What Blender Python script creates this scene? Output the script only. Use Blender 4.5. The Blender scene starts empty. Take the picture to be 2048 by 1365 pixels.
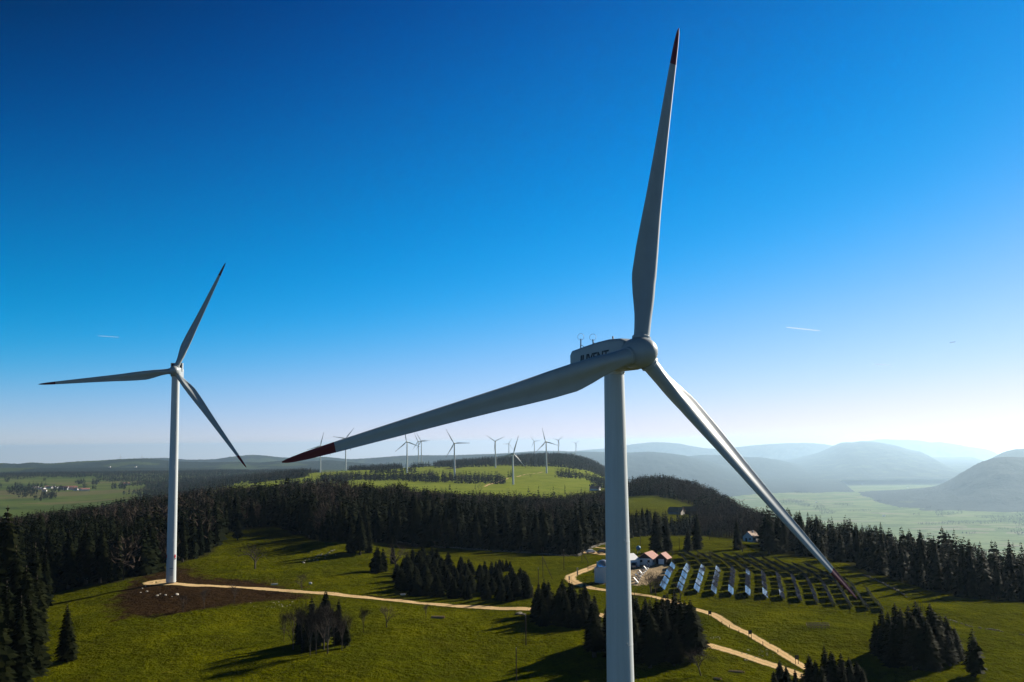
import bpy, bmesh, math, random
import numpy as np
from mathutils import Matrix, Vector

random.seed(7)
rng = np.random.default_rng(11)
SC = bpy.context.scene
COL = SC.collection
R = math.radians

# ------------------------------------------------------------------ camera
CAM_Z = 50.0                       # the drone hovers 50 m above the meadow (z = 0)
FPX, CX, CY = 2000.0, 1024.0, 682.5
PITCH = math.atan(203.0 / FPX)
ROLL = -0.0105


def cam_matrix():
    cp, sp = math.cos(PITCH), math.sin(PITCH)
    c, s = math.cos(ROLL), math.sin(ROLL)
    # columns: camera right, up, forward in world axes
    def w(u, v, f):
        u, v = u * c - v * s, u * s + v * c
        return Vector((u, f * cp - v * sp, f * sp + v * cp))
    return w(1, 0, 0), w(0, 1, 0), w(0, 0, 1)


CR, CU, CF = cam_matrix()
cam = bpy.data.cameras.new("camera")
cam.sensor_width = 36.0
cam.lens = FPX / 2048.0 * 36.0
cam.clip_start = 1.0
cam.clip_end = 250000.0
camo = bpy.data.objects.new("camera", cam)
COL.objects.link(camo)
camo.matrix_world = Matrix(((CR.x, CU.x, -CF.x, 0), (CR.y, CU.y, -CF.y, 0), (CR.z, CU.z, -CF.z, CAM_Z), (0, 0, 0, 1)))
SC.camera = camo

# ------------------------------------------------------------------ light
SUN_AZ, SUN_EL = 52.0, 25.0        # degrees right of the view axis, above the horizon
world = bpy.data.worlds.new("World")
SC.world = world
world.use_nodes = True
wn = world.node_tree
bg = wn.nodes["Background"]
sky = wn.nodes.new("ShaderNodeTexSky")
sky.sky_type = 'NISHITA'
sky.sun_disc = False
sky.sun_elevation = R(SUN_EL)
sky.sun_rotation = R(SUN_AZ)
sky.altitude = 1300.0
sky.air_density = 1.0
sky.dust_density = 0.3
sky.ozone_density = 6.0


def vmath(op, src, val):
    n = wn.nodes.new("ShaderNodeVectorMath")
    n.operation = op
    wn.links.new(src, n.inputs[0])
    n.inputs[1].default_value = val
    return n.outputs[0]


# seen from 1300 m up the sky reaches about a degree below the level line
tco = wn.nodes.new("ShaderNodeTexCoord")
dip = vmath('ADD', tco.outputs['Generated'], (0.0, 0.0, 0.024))
wn.links.new(vmath('NORMALIZE', dip, (0, 0, 0)), sky.inputs[0])
# the deep clear-air blue of a contrasty spring morning: black point, gain and a soft shoulder on the sky's radiance
SKY_K = 1.0
sepc = wn.nodes.new("ShaderNodeSeparateXYZ")
wn.links.new(sky.outputs[0], sepc.inputs[0])
comb = wn.nodes.new("ShaderNodeCombineXYZ")


def smath(op, a, b, c=None):
    n = wn.nodes.new("ShaderNodeMath")
    n.operation = op
    for i, q in enumerate((a, b, c)):
        if q is None: continue
        if hasattr(q, 'is_output'): wn.links.new(q, n.inputs[i])
        else: n.inputs[i].default_value = q
    return n.outputs[0]


for ch, (c0, kk, toe) in enumerate(((1.80, 0.272, 0.10), (1.38, 0.158, 0.08), (2.75, 0.255, 0.10))):
    q = smath('MULTIPLY', smath('SUBTRACT', sepc.outputs[ch], c0), kk / 1.6)
    q = smath('SUBTRACT', smath('SMOOTH_MAX', q, 0.0, toe), 0.0)
    wn.links.new(smath('MAXIMUM', q, 0.0), comb.inputs[ch])
v = comb.outputs[0]
crv = wn.nodes.new("ShaderNodeRGBCurve")
cc = crv.mapping.curves[3]
cc.points[0].location = (0, 0)
cc.points[1].location = (1.0, 0.62)
cc.points.new(0.3125, 0.3125)
cc.points.new(0.625, 0.53)
crv.mapping.update()
wn.links.new(v, crv.inputs['Color'])
v = vmath('MULTIPLY', crv.outputs[0], (16.0 * SKY_K, 16.0 * SKY_K, 16.0 * SKY_K))
wn.links.new(v, bg.inputs[0])
bg.inputs[1].default_value = 0.0527

sun = bpy.data.lights.new("sun", 'SUN')
sun.energy = 5.0
sun.angle = R(0.53)
sun.color = (1.0, 0.91, 0.77)
suno = bpy.data.objects.new("sun", sun)
COL.objects.link(suno)
SUN_DIR = Vector((math.sin(R(SUN_AZ)) * math.cos(R(SUN_EL)), math.cos(R(SUN_AZ)) * math.cos(R(SUN_EL)), math.sin(R(SUN_EL))))
suno.rotation_euler = SUN_DIR.to_track_quat('Z', 'Y').to_euler()
suno.location = (200, -200, 300)

SC.view_settings.view_transform = 'Standard'
SC.view_settings.look = 'None'
SC.view_settings.exposure = 1.0
SC.view_settings.gamma = 1.0
SC.render.engine = 'CYCLES'
SC.cycles.use_denoising = True
SC.cycles.max_bounces = 6
SC.cycles.diffuse_bounces = 1
SC.cycles.glossy_bounces = 3
SC.cycles.volume_bounces = 0
SC.cycles.transparent_max_bounces = 8
HAZE = 0.000021


# ------------------------------------------------------------------ projection helpers (layout measured once, stored as ground points)
def ray(px, py):
    u, v = (px - CX) / FPX, -(py - CY) / FPX
    d = CR * u + CU * v + CF
    return d / d.y


def at(px, py, D):
    d = ray(px, py)
    return Vector((d.x * D, D, CAM_Z + d.z * D))


_M = np.array([[CR.x, CR.y, CR.z], [CU.x, CU.y, CU.z], [CF.x, CF.y, CF.z]])


def project(P):
    q = (np.asarray(P, float) - np.array([0, 0, CAM_Z])) @ _M.T
    w = np.where(q[:, 2] > 1, q[:, 2], np.nan)
    return CX + FPX * q[:, 0] / w, CY - FPX * q[:, 1] / w


# ------------------------------------------------------------------ terrain heights
DN = [0, 120, 200, 260, 320, 380, 440, 520, 620, 750, 900, 1100, 1400, 1800, 2300, 3000, 3800, 4800, 6000, 8000, 11000, 16000, 45000]
TAB = {
    -300: [-14, -14, -8, -6, -5, -5, -6, -9, -16, -26, -36, -48, -70, -95, -114, -118, -118, -114, -106, -150, -260, -470, -1200],
    60: [-14, -14, -6, -4, -3, -3, -4, -7, -14, -24, -34, -44, -68, -92, -112, -117, -117, -113, -105, -150, -260, -470, -1200],
    250: [-14, -14, -4, -2, 0.5, 1.5, 1, -1, -5, -11, -18, -25, -50, -84, -109, -116, -117, -113, -105, -150, -260, -470, -1200],
    430: [-14, -14, -3, -1, 0.5, 2.5, 3, 3, 2, -1, -6, -13, -25, -36, -46, -62, -86, -104, -106, -150, -260, -470, -1200],
    600: [-14, -14, -3, -1, 0.5, 2, 4.5, 8, 8, 3, -6, -15, -25, -30, -26, -32, -62, -98, -106, -150, -260, -470, -1200],
    800: [-14, -14, -3, 0, 0.5, 1, 2, 4.5, 4, -1, -8, -17, -29, -32, -25, -22, -45, -85, -104, -150, -260, -470, -1200],
    1000: [-14, -14, -3, 0, 0.5, 0.5, 0.5, -2, -6, -11, -17, -27, -37, -39, -33, -22, -9, -30, -90, -150, -260, -470, -1200],
    1200: [-14, -14, -3, 0, 0.5, 1.5, 1.2, -3, -8, -14, -19, -27, -44, -46, -36, -25, -2, 14, -150, -500, -760, -785, -1500],
    1250: [-14, -14, -3, 0, 0.5, 2.2, 1.8, -3, -9, -16, -15, -12, -12, -26, -45, -35, -8, 4, -160, -500, -760, -785, -1500],
    1350: [-14, -14, -3, 0, 0.8, 4.2, 3.6, 1.2, -10, -19, -10, -3, 3, -20, -130, -320, -510, -660, -740, -765, -770, -785, -1500],
    1500: [-14, -14, -3, 0, 0.5, 2.6, 2.2, 0.3, -10, -22, -31, -36, -66, -180, -350, -490, -600, -690, -745, -765, -770, -785, -1500],
    1650: [-14, -14, -3, 0, 0.2, 0.9, 0.3, -5, -15, -35, -65, -110, -180, -265, -400, -540, -640, -705, -745, -765, -770, -785, -1500],
    1800: [-14, -14, -2, 0.5, 1, 0, -5, -13, -28, -55, -90, -135, -205, -290, -430, -550, -640, -705, -745, -765, -770, -785, -1500],
    2048: [-14, -14, -2, 0, -2, -8, -18, -36, -62, -95, -130, -170, -235, -330, -440, -555, -640, -705, -745, -765, -770, -785, -1500],
    2400: [-14, -14, -3, -2, -6, -14, -26, -48, -76, -110, -145, -185, -245, -340, -445, -560, -640, -705, -745, -765, -770, -785, -1500],
}
_cols = sorted(TAB)
_ang = np.arctan((np.array(_cols, float) - CX) / FPX)
_tab = np.array([TAB[c] for c in _cols], float)
NA, NL = 260, 420
_ag = np.linspace(_ang[0], _ang[-1], NA)
_L0, _L1 = math.log(40.0), math.log(45000.0)
_lg = np.linspace(_L0, _L1, NL)
_t1 = np.array([np.interp(np.exp(_lg), DN, row) for row in _tab])
_fine = np.array([np.interp(_ag, _ang, _t1[:, j]) for j in range(NL)]).T


def _smooth(a, s, axis):
    k = np.exp(-0.5 * (np.arange(-3 * s, 3 * s + 1) / s) ** 2)
    k /= k.sum()
    p = np.pad(a, [(3 * s, 3 * s) if i == axis else (0, 0) for i in range(2)], mode='edge')
    return np.apply_along_axis(lambda v: np.convolve(v, k, 'valid'), axis, p)


_fine = _smooth(_smooth(_fine, 4, 1), 8, 0)


def wob(x, y, lam, seed):
    s = 0
    for i in range(4):
        a = seed * 1.7 + i * 2.39996
        k = 2 * math.pi / (lam * (0.7 + 0.25 * i))
        s = s + np.sin(k * (x * math.cos(a) + y * math.sin(a)) + seed * 3.1 + i * 1.3)
    return s / 4


def H(x, y):
    x = np.asarray(x, float)
    y = np.asarray(y, float)
    rr = np.hypot(x, y)
    a = np.clip(np.arctan2(x, y), _ag[0], _ag[-1])
    D = np.maximum(rr * np.cos(a), 41)
    fi = (a - _ag[0]) / (_ag[1] - _ag[0])
    fj = np.clip((np.log(D) - _L0) / (_lg[1] - _lg[0]), 0, NL - 1.001)
    i = np.clip(fi.astype(int), 0, NA - 2)
    j = fj.astype(int)
    u, v = fi - i, fj - j
    z = (_fine[i, j] * (1 - u) * (1 - v) + _fine[i + 1, j] * u * (1 - v) + _fine[i, j + 1] * (1 - u) * v + _fine[i + 1, j + 1] * u * v)
    z = z + 0.9 * wob(x, y, 52, 1) + 0.24 * wob(x, y, 15, 2)
    far = np.clip((D - 900) / 1500, 0, 1)
    z = z + far * (3.0 * wob(x, y, 420, 3) + 1.5 * wob(x, y, 150, 4))
    # rocky knoll in front of the forest
    z = z + 3.0 * np.exp(-(((x + 74) / 16) ** 2 + ((y - 455) / 22) ** 2))
    # shallow ring ditch in the meadow
    q = np.hypot((x + 62) / 10.0, (y - 382) / 14.0)
    z = z - 0.5 * np.exp(-((q - 1) / 0.16) ** 2)
    return z


def h1(x, y):
    return float(H(x, y))


_md = np.exp(np.linspace(math.log(150.0), math.log(28000.0), 1700))


def G(px, py):
    """ground point seen at a pixel of the layout"""
    d = ray(px, py)
    zz = CAM_Z + d.z * _md
    below = zz < H(d.x * _md, _md)
    k = int(np.argmax(below)) if below.any() else len(_md) - 1
    a, b = (_md[k - 1] if k else _md[0]), _md[k]
    for _ in range(18):
        m = 0.5 * (a + b)
        if CAM_Z + d.z * m < h1(d.x * m, m):
            b = m
        else:
            a = m
    return Vector((d.x * b, b, h1(d.x * b, b)))


# ------------------------------------------------------------------ mesh helpers
class MB:
    def __init__(s):
        s.v, s.f, s.m = [], [], []

    def add(s, vs, fs, mi=0):
        o = len(s.v)
        s.v += [tuple(v) for v in vs]
        s.f += [tuple(o + i for i in f) for f in fs]
        s.m += [mi] * len(fs)
        return s

    def box(s, c, size, rot=None, mi=0):
        hx, hy, hz = size[0] / 2, size[1] / 2, size[2] / 2
        vs = [Vector((x, y, z)) for x in (-hx, hx) for y in (-hy, hy) for z in (-hz, hz)]
        if rot is not None:
            vs = [rot @ v for v in vs]
        c = Vector(c)
        s.add([v + c for v in vs], [(0, 1, 3, 2), (4, 6, 7, 5), (0, 4, 5, 1), (2, 3, 7, 6), (0, 2, 6, 4), (1, 5, 7, 3)], mi)
        return s

    def tube(s, a, b, r0, r1=None, n=6, mi=0, caps=True):
        a, b = Vector(a), Vector(b)
        r1 = r0 if r1 is None else r1
        q = (b - a).to_track_quat('Z', 'Y')
        vs = []
        for p, r in ((a, r0), (b, r1)):
            for i in range(n):
                t = 2 * math.pi * i / n
                vs.append(p + q @ Vector((r * math.cos(t), r * math.sin(t), 0)))
        fs = [(i, (i + 1) % n, n + (i + 1) % n, n + i) for i in range(n)]
        if caps:
            fs += [tuple(range(n - 1, -1, -1)), tuple(range(n, 2 * n))]
        s.add(vs, fs, mi)
        return s

    def lathe(s, prof, n=24, mi=0, axis='Z', org=(0, 0, 0)):
        vs = []
        o = Vector(org)
        for r, z in prof:
            for i in range(n):
                t = 2 * math.pi * i / n
                vs.append(o + Vector((r * math.cos(t), r * math.sin(t), z)))
        fs = []
        for k in range(len(prof) - 1):
            fs += [(k * n + i, k * n + (i + 1) % n, (k + 1) * n + (i + 1) % n, (k + 1) * n + i) for i in range(n)]
        fs.append(tuple(range(n - 1, -1, -1)))
        fs.append(tuple((len(prof) - 1) * n + i for i in range(n)))
        s.add(vs, fs, mi)
        return s

    def loft(s, rings, mi=0, caps=True):
        n = len(rings[0])
        vs = [p for rg in rings for p in rg]
        fs = []
        for k in range(len(rings) - 1):
            fs += [(k * n + i, k * n + (i + 1) % n, (k + 1) * n + (i + 1) % n, (k + 1) * n + i) for i in range(n)]
        if caps:
            fs.append(tuple(range(n - 1, -1, -1)))
            fs.append(tuple((len(rings) - 1) * n + i for i in range(n)))
        s.add(vs, fs, mi)
        return s

    def mesh(s, name, mats, smooth=False):
        me = bpy.data.meshes.new(name)
        me.from_pydata(s.v, [], s.f)
        for m in (mats if isinstance(mats, (list, tuple)) else [mats]):
            me.materials.append(m)
        if any(s.m):
            me.polygons.foreach_set('material_index', s.m)
        if smooth:
            me.polygons.foreach_set('use_smooth', [True] * len(me.polygons))
            if smooth != 'all':
                me.set_sharp_from_angle(angle=R(40))
        me.update()
        return me

    def build(s, name, mats, parent=None, smooth=False):
        return link(name, s.mesh(name, mats, smooth), parent)


def link(name, data, parent=None):
    o = bpy.data.objects.new(name, data)
    COL.objects.link(o)
    if parent is not None:
        o.parent = parent
    return o


def tag(o, label=None, cat=None, group=None, kind=None):
    if label: o['label'] = label
    if cat: o['category'] = cat
    if group: o['group'] = group
    if kind: o['kind'] = kind
    return o


def thing(name, label, cat, loc=(0, 0, 0), rotz=0.0, group=None):
    o = link(name, None)
    o.location = loc
    o.rotation_euler = (0, 0, rotz)
    o.empty_display_size = 1.0
    return tag(o, label, cat, group)


def big_mesh(name, V, F, mats, mi=None, smooth=False):
    """V (n,3), F (m,k) arrays -> mesh"""
    V = np.ascontiguousarray(V, np.float32)
    F = np.ascontiguousarray(F, np.int32)
    me = bpy.data.meshes.new(name)
    me.vertices.add(len(V))
    me.vertices.foreach_set('co', V.ravel())
    m, k = F.shape
    me.loops.add(m * k)
    me.loops.foreach_set('vertex_index', F.ravel())
    me.polygons.add(m)
    me.polygons.foreach_set('loop_start', np.arange(0, m * k, k, dtype=np.int32))
    me.polygons.foreach_set('loop_total', np.full(m, k, np.int32))
    for q in mats:
        me.materials.append(q)
    if mi is not None:
        me.polygons.foreach_set('material_index', np.ascontiguousarray(mi, np.int32))
    if smooth:
        me.polygons.foreach_set('use_smooth', np.ones(m, bool))
    me.update(calc_edges=True)
    return me


# ------------------------------------------------------------------ materials
def new_mat(name):
    m = bpy.data.materials.new(name)
    m.use_nodes = True
    nt = m.node_tree
    return m, nt, nt.nodes['Principled BSDF']


def N(nt, t, **kw):
    n = nt.nodes.new(t)
    for k, v in kw.items():
        setattr(n, k, v)
    return n


def noise(nt, scale, detail=4.0, rough=0.55, coord=None):
    n = N(nt, 'ShaderNodeTexNoise')
    n.inputs['Scale'].default_value = scale
    n.inputs['Detail'].default_value = detail
    n.inputs['Roughness'].default_value = rough
    if coord is not None:
        nt.links.new(coord, n.inputs['Vector'])
    return n.outputs['Fac']


def ramp(nt, fac, stops):
    r = N(nt, 'ShaderNodeValToRGB')
    e = r.color_ramp.elements
    while len(e) < len(stops):
        e.new(0.5)
    for el, (p, c) in zip(e, stops):
        el.position = p
        el.color = (c[0], c[1], c[2], 1) if hasattr(c, '__len__') else (c, c, c, 1)
    nt.links.new(fac, r.inputs[0])
    return r.outputs[0]


def mix(nt, fac, a, b):
    m = N(nt, 'ShaderNodeMix', data_type='RGBA')
    for sock, v in ((m.inputs[0], fac), (m.inputs[6], a), (m.inputs[7], b)):
        if hasattr(v, 'is_output'):
            nt.links.new(v, sock)
        elif hasattr(v, '__len__'):
            sock.default_value = (v[0], v[1], v[2], 1)
        else:
            sock.default_value = v
    return m.outputs[2]


def mth(nt, op, a, b=None, clamp=False):
    m = N(nt, 'ShaderNodeMath', operation=op, use_clamp=clamp)
    for i, v in enumerate((a, b)):
        if v is None: continue
        if hasattr(v, 'is_output'):
            nt.links.new(v, m.inputs[i])
        else:
            m.inputs[i].default_value = v
    return m.outputs[0]


def bump(nt, bs, h, strength, dist):
    b = N(nt, 'ShaderNodeBump')
    b.inputs['Strength'].default_value = strength
    b.inputs['Distance'].default_value = dist
    nt.links.new(h, b.inputs['Height'])
    nt.links.new(b.outputs[0], bs.inputs['Normal'])


def simple(name, col, rough=0.6, metal=0.0, var=0.12, scale=2.0, spec=0.3):
    m, nt, b = new_mat(name)
    tc = N(nt, 'ShaderNodeTexCoord').outputs['Object']
    f = noise(nt, scale, 4, 0.6, tc)
    lo = tuple(c * (1 - var) for c in col)
    hi = tuple(min(1, c * (1 + var)) for c in col)
    nt.links.new(ramp(nt, f, [(0.3, lo), (0.7, hi)]), b.inputs['Base Color'])
    b.inputs['Roughness'].default_value = rough
    b.inputs['Metallic'].default_value = metal
    b.inputs['Specular IOR Level'].default_value = spec
    return m


def streaked(name, col):
    """tower coating with faint rain streaks and grime"""
    m, nt, b = new_mat(name)
    tc = N(nt, 'ShaderNodeTexCoord').outputs['Object']
    mp = N(nt, 'ShaderNodeMapping')
    mp.inputs['Scale'].default_value = (2.2, 2.2, 0.06)
    nt.links.new(tc, mp.inputs[0])
    f = noise(nt, 1.0, 6, 0.7, mp.outputs[0])
    f2 = noise(nt, 0.18, 4, 0.6, tc)
    c = ramp(nt, f, [(0.3, tuple(q * 0.86 for q in col)), (0.62, col)])
    c = mix(nt, mth(nt, 'MULTIPLY', ramp(nt, f2, [(0.45, 0.0), (0.75, 1.0)]), 0.35), c, tuple(q * 0.82 for q in col))
    nt.links.new(c, b.inputs['Base Color'])
    b.inputs['Roughness'].default_value = 0.45
    b.inputs['Specular IOR Level'].default_value = 0.35
    return m


M = {}
M['white_paint'] = simple('white_turbine_paint', (0.30, 0.335, 0.345), 0.42, 0, 0.06, 0.35, 0.35)
M['tower_paint'] = streaked('white_tower_paint', (0.50, 0.54, 0.54))
M['grey_paint'] = simple('light_grey_paint', (0.62, 0.63, 0.63), 0.5, 0, 0.05, 0.5)
M['red_tip'] = simple('red_blade_paint', (0.12, 0.004, 0.009), 0.45, 0, 0.06, 0.5)
M['dark'] = simple('dark_grey_metal', (0.03, 0.03, 0.033), 0.5, 0.2, 0.1)
M['letter'] = simple('dark_lettering_paint', (0.012, 0.013, 0.02), 0.5)
M['wood'] = simple('weathered_wood', (0.19, 0.14, 0.09), 0.85, 0, 0.3, 6)
M['galv'] = simple('galvanised_steel', (0.42, 0.43, 0.44), 0.45, 0.6, 0.1)
M['white_wall'] = simple('white_plaster', (0.60, 0.59, 0.57), 0.8, 0, 0.06)
M['red_tile'] = simple('red_roof_tiles', (0.30, 0.14, 0.105), 0.8, 0, 0.18, 3)
M['brown_tile'] = simple('brown_roof_tiles', (0.22, 0.14, 0.095), 0.8, 0, 0.2, 3)
M['dark_board'] = simple('dark_timber_boards', (0.035, 0.022, 0.018), 0.8, 0, 0.3, 4)
M['glass'] = simple('window_glass', (0.03, 0.035, 0.04), 0.08, 0, 0.1, 1, 0.5)
M['tent'] = simple('white_tent_fabric', (0.72, 0.72, 0.72), 0.6, 0, 0.03)
M['dome'] = simple('silver_blue_dome', (0.45, 0.5, 0.58), 0.25, 0.5, 0.05)
M['globe'] = simple('blue_globe_paint', (0.03, 0.17, 0.30), 0.4, 0, 0.25, 1.2)
M['rock'] = simple('limestone', (0.32, 0.295, 0.24), 0.9, 0, 0.25, 1.5)
M['wall_stone'] = simple('dry_stone', (0.10, 0.09, 0.07), 0.95, 0, 0.5, 2.2)
M['car_white'] = simple('white_car_paint', (0.75, 0.75, 0.76), 0.25, 0, 0.02, 1, 0.5)
M['car_dark'] = simple('dark_car_paint', (0.03, 0.035, 0.045), 0.25, 0, 0.05, 1, 0.5)
M['car_grey'] = simple('grey_car_paint', (0.16, 0.17, 0.19), 0.25, 0.3, 0.05, 1, 0.5)
M['tyre'] = simple('black_rubber', (0.015, 0.015, 0.015), 0.8)
M['lamp_red'] = simple('red_lamp_glass', (0.4, 0.02, 0.02), 0.2)
M['yellow'] = simple('yellow_painted_wood', (0.65, 0.45, 0.06), 0.6)
M['pole_wood'] = simple('dark_creosoted_wood', (0.055, 0.042, 0.032), 0.9, 0, 0.3, 6, 0.05)
M['wire'] = simple('black_cable', (0.01, 0.01, 0.01), 0.9, 0, 0.1, 2, 0.0)
M['cut_wood'] = simple('cut_log_wood', (0.30, 0.21, 0.12), 0.9, 0, 0.35, 5, 0.0)
M['old_wall'] = simple('old_grey_plaster', (0.30, 0.27, 0.24), 0.9, 0, 0.15)
M['frame_steel'] = simple('dull_frame_steel', (0.085, 0.088, 0.092), 0.6, 0.2, 0.1, 2, 0.1)
M['heap'] = simple('dark_brush', (0.05, 0.045, 0.03), 0.9, 0, 0.4, 4)


def leaf_mat(name, c0, c1, rough=0.75, trans=0.12, scale=0.5):
    m, nt, b = new_mat(name)
    pos = N(nt, 'ShaderNodeNewGeometry').outputs['Position']
    oi = N(nt, 'ShaderNodeObjectInfo').outputs['Random']
    f = noise(nt, scale, 3, 0.7, pos)
    f2 = noise(nt, 0.045, 2, 0.6, pos)
    s = mth(nt, 'ADD', mth(nt, 'MULTIPLY', f, 0.55), mth(nt, 'MULTIPLY', f2, 0.5))
    s = mth(nt, 'ADD', s, mth(nt, 'MULTIPLY', mth(nt, 'SUBTRACT', oi, 0.5), 0.22))
    isl = N(nt, 'ShaderNodeNewGeometry').outputs['Random Per Island']
    s = mth(nt, 'ADD', s, mth(nt, 'MULTIPLY', mth(nt, 'SUBTRACT', isl, 0.5), 0.25))
    nt.links.new(ramp(nt, s, [(0.32, c0), (0.72, c1)]), b.inputs['Base Color'])
    b.inputs['Roughness'].default_value = rough
    b.inputs['Specular IOR Level'].default_value = 0.02
    if trans:
        t = N(nt, 'ShaderNodeBsdfTranslucent')
        nt.links.new(b.inputs['Base Color'].links[0].from_socket, t.inputs['Color'])
        ms = N(nt, 'ShaderNodeMixShader')
        ms.inputs[0].default_value = trans
        nt.links.new(b.outputs[0], ms.inputs[1])
        nt.links.new(t.outputs[0], ms.inputs[2])
        nt.links.new(ms.outputs[0], nt.nodes['Material Output'].inputs['Surface'])
    return m


M['needle'] = leaf_mat('spruce_needles', (0.003, 0.006, 0.0018), (0.0135, 0.016, 0.004))
M['twig'] = leaf_mat('bare_twigs', (0.030, 0.023, 0.018), (0.068, 0.052, 0.040), 0.9, 0.0)
M['bud'] = leaf_mat('budding_twigs', (0.075, 0.068, 0.03), (0.15, 0.135, 0.05), 0.9, 0.1)
M['bark'] = simple('tree_bark', (0.075, 0.058, 0.045), 0.95, 0, 0.3, 3)
M['far_needle'] = leaf_mat('distant_needles', (0.028, 0.042, 0.02), (0.058, 0.072, 0.03), 0.8, 0.0, 0.08)


# ------------------------------------------------------------------ terrain
def in_poly(px, py, poly):
    n = len(poly)
    ins = np.zeros(px.shape, bool)
    j = n - 1
    for i in range(n):
        xi, yi = poly[i]
        xj, yj = poly[j]
        c = ((yi > py) != (yj > py)) & (px < (xj - xi) * (py - yi) / (yj - yi + 1e-9) + xi)
        ins ^= c
        j = i
    return ins


def poly_ground(pts):
    return [tuple(G(x, y).xy) for x, y in pts]


DIRT = [(222, 1215), (226, 1192), (262, 1166), (300, 1146), (345, 1136), (376, 1122), (386, 1136), (404, 1152), (450, 1160), (505, 1158), (540, 1164), (560, 1172), (610, 1186), (640, 1192),
        (600, 1200), (540, 1204), (500, 1203), (455, 1214), (400, 1220), (345, 1229), (290, 1240), (240, 1238)]
YARD = [(1200, 1168), (1215, 1140), (1262, 1127), (1290, 1125), (1332, 1128), (1338, 1150), (1300, 1162), (1292, 1172), (1262, 1170)]
VERGE = [(640, 1188), (760, 1192), (840, 1200), (790, 1206), (700, 1198)]
PLOUGH = [(888, 938), (905, 934), (925, 932), (928, 934), (910, 938), (892, 941)]


def build_terrain():
    a = np.concatenate([np.radians(np.arange(-180, -42, 4.0)), np.radians(np.arange(-42, 42.01, 0.15)), np.radians(np.arange(46, 180, 4.0))])
    r = [25.0]
    while r[-1] < 60000:
        q = 1.05 if r[-1] < 180 else 1.0062 if r[-1] < 560 else 1.016 if r[-1] < 5000 else 1.03
        r.append(r[-1] * q)
    r = np.array(r)
    na, nr = len(a), len(r)
    A, Rr = np.meshgrid(a, r, indexing='ij')
    X, Y = Rr * np.sin(A), Rr * np.cos(A)
    Z = H(X, Y)
    V = np.stack([X, Y, Z], -1).reshape(-1, 3)
    V = np.vstack([V, [[0, 0, -14.0]]])
    ii, jj = np.meshgrid(np.arange(na), np.arange(nr - 1), indexing='ij')
    i2 = (ii + 1) % na
    F = np.stack([ii * nr + jj, i2 * nr + jj, i2 * nr + jj + 1, ii * nr + jj + 1], -1).reshape(-1, 4)
    F = F[:, ::-1]
    c = len(V) - 1
    fan = np.stack([np.full(na, c), np.arange(na) * nr, ((np.arange(na) + 1) % na) * nr, ((np.arange(na) + 1) % na) * nr], -1)
    me = big_mesh('terrain', V, F, [M['ground']], smooth=True)
    # masks: dirt / gravel / woodland floor
    P = V[:, :2]
    jit = 1.6 * wob(P[:, 0], P[:, 1], 9, 5) + 0.9 * wob(P[:, 0], P[:, 1], 4, 6)
    def soft(polys, w=2.0):
        m = np.zeros(len(P))
        near = np.hypot(P[:, 0], P[:, 1]) < 3600
        for pg in polys:
            g = np.array(poly_ground(pg))
            acc = np.zeros(near.sum())
            for dx, dy in ((0, 0), (w, 0), (-w, 0), (0, w), (0, -w), (w * .6, w * .6), (-w * .6, -w * .6)):
                acc += in_poly(P[near, 0] + dx + jit[near], P[near, 1] + dy + jit[near] * 0.7, [tuple(q) for q in g])
            m[near] = np.maximum(m[near], acc / 7)
        return m
    dirt = np.maximum(soft([DIRT], 6.0), 0.6 * soft([VERGE]))
    dirt = np.maximum(dirt, soft([PLOUGH], 20))
    gravel = soft([YARD], 1.0)
    D = np.hypot(P[:, 0], P[:, 1])
    wood = forest_mask(P[:, 0], P[:, 1]).astype(float)
    ca = me.color_attributes.new('mask', 'FLOAT_COLOR', 'POINT')
    col = np.stack([dirt, gravel, wood, np.ones(len(P))], -1).astype(np.float32)
    ca.data.foreach_set('color', col.ravel())
    o = link('terrain', me)
    tag(o, 'green spring pasture rolling down to a wide valley', 'ground', kind='structure')
    return o


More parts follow.
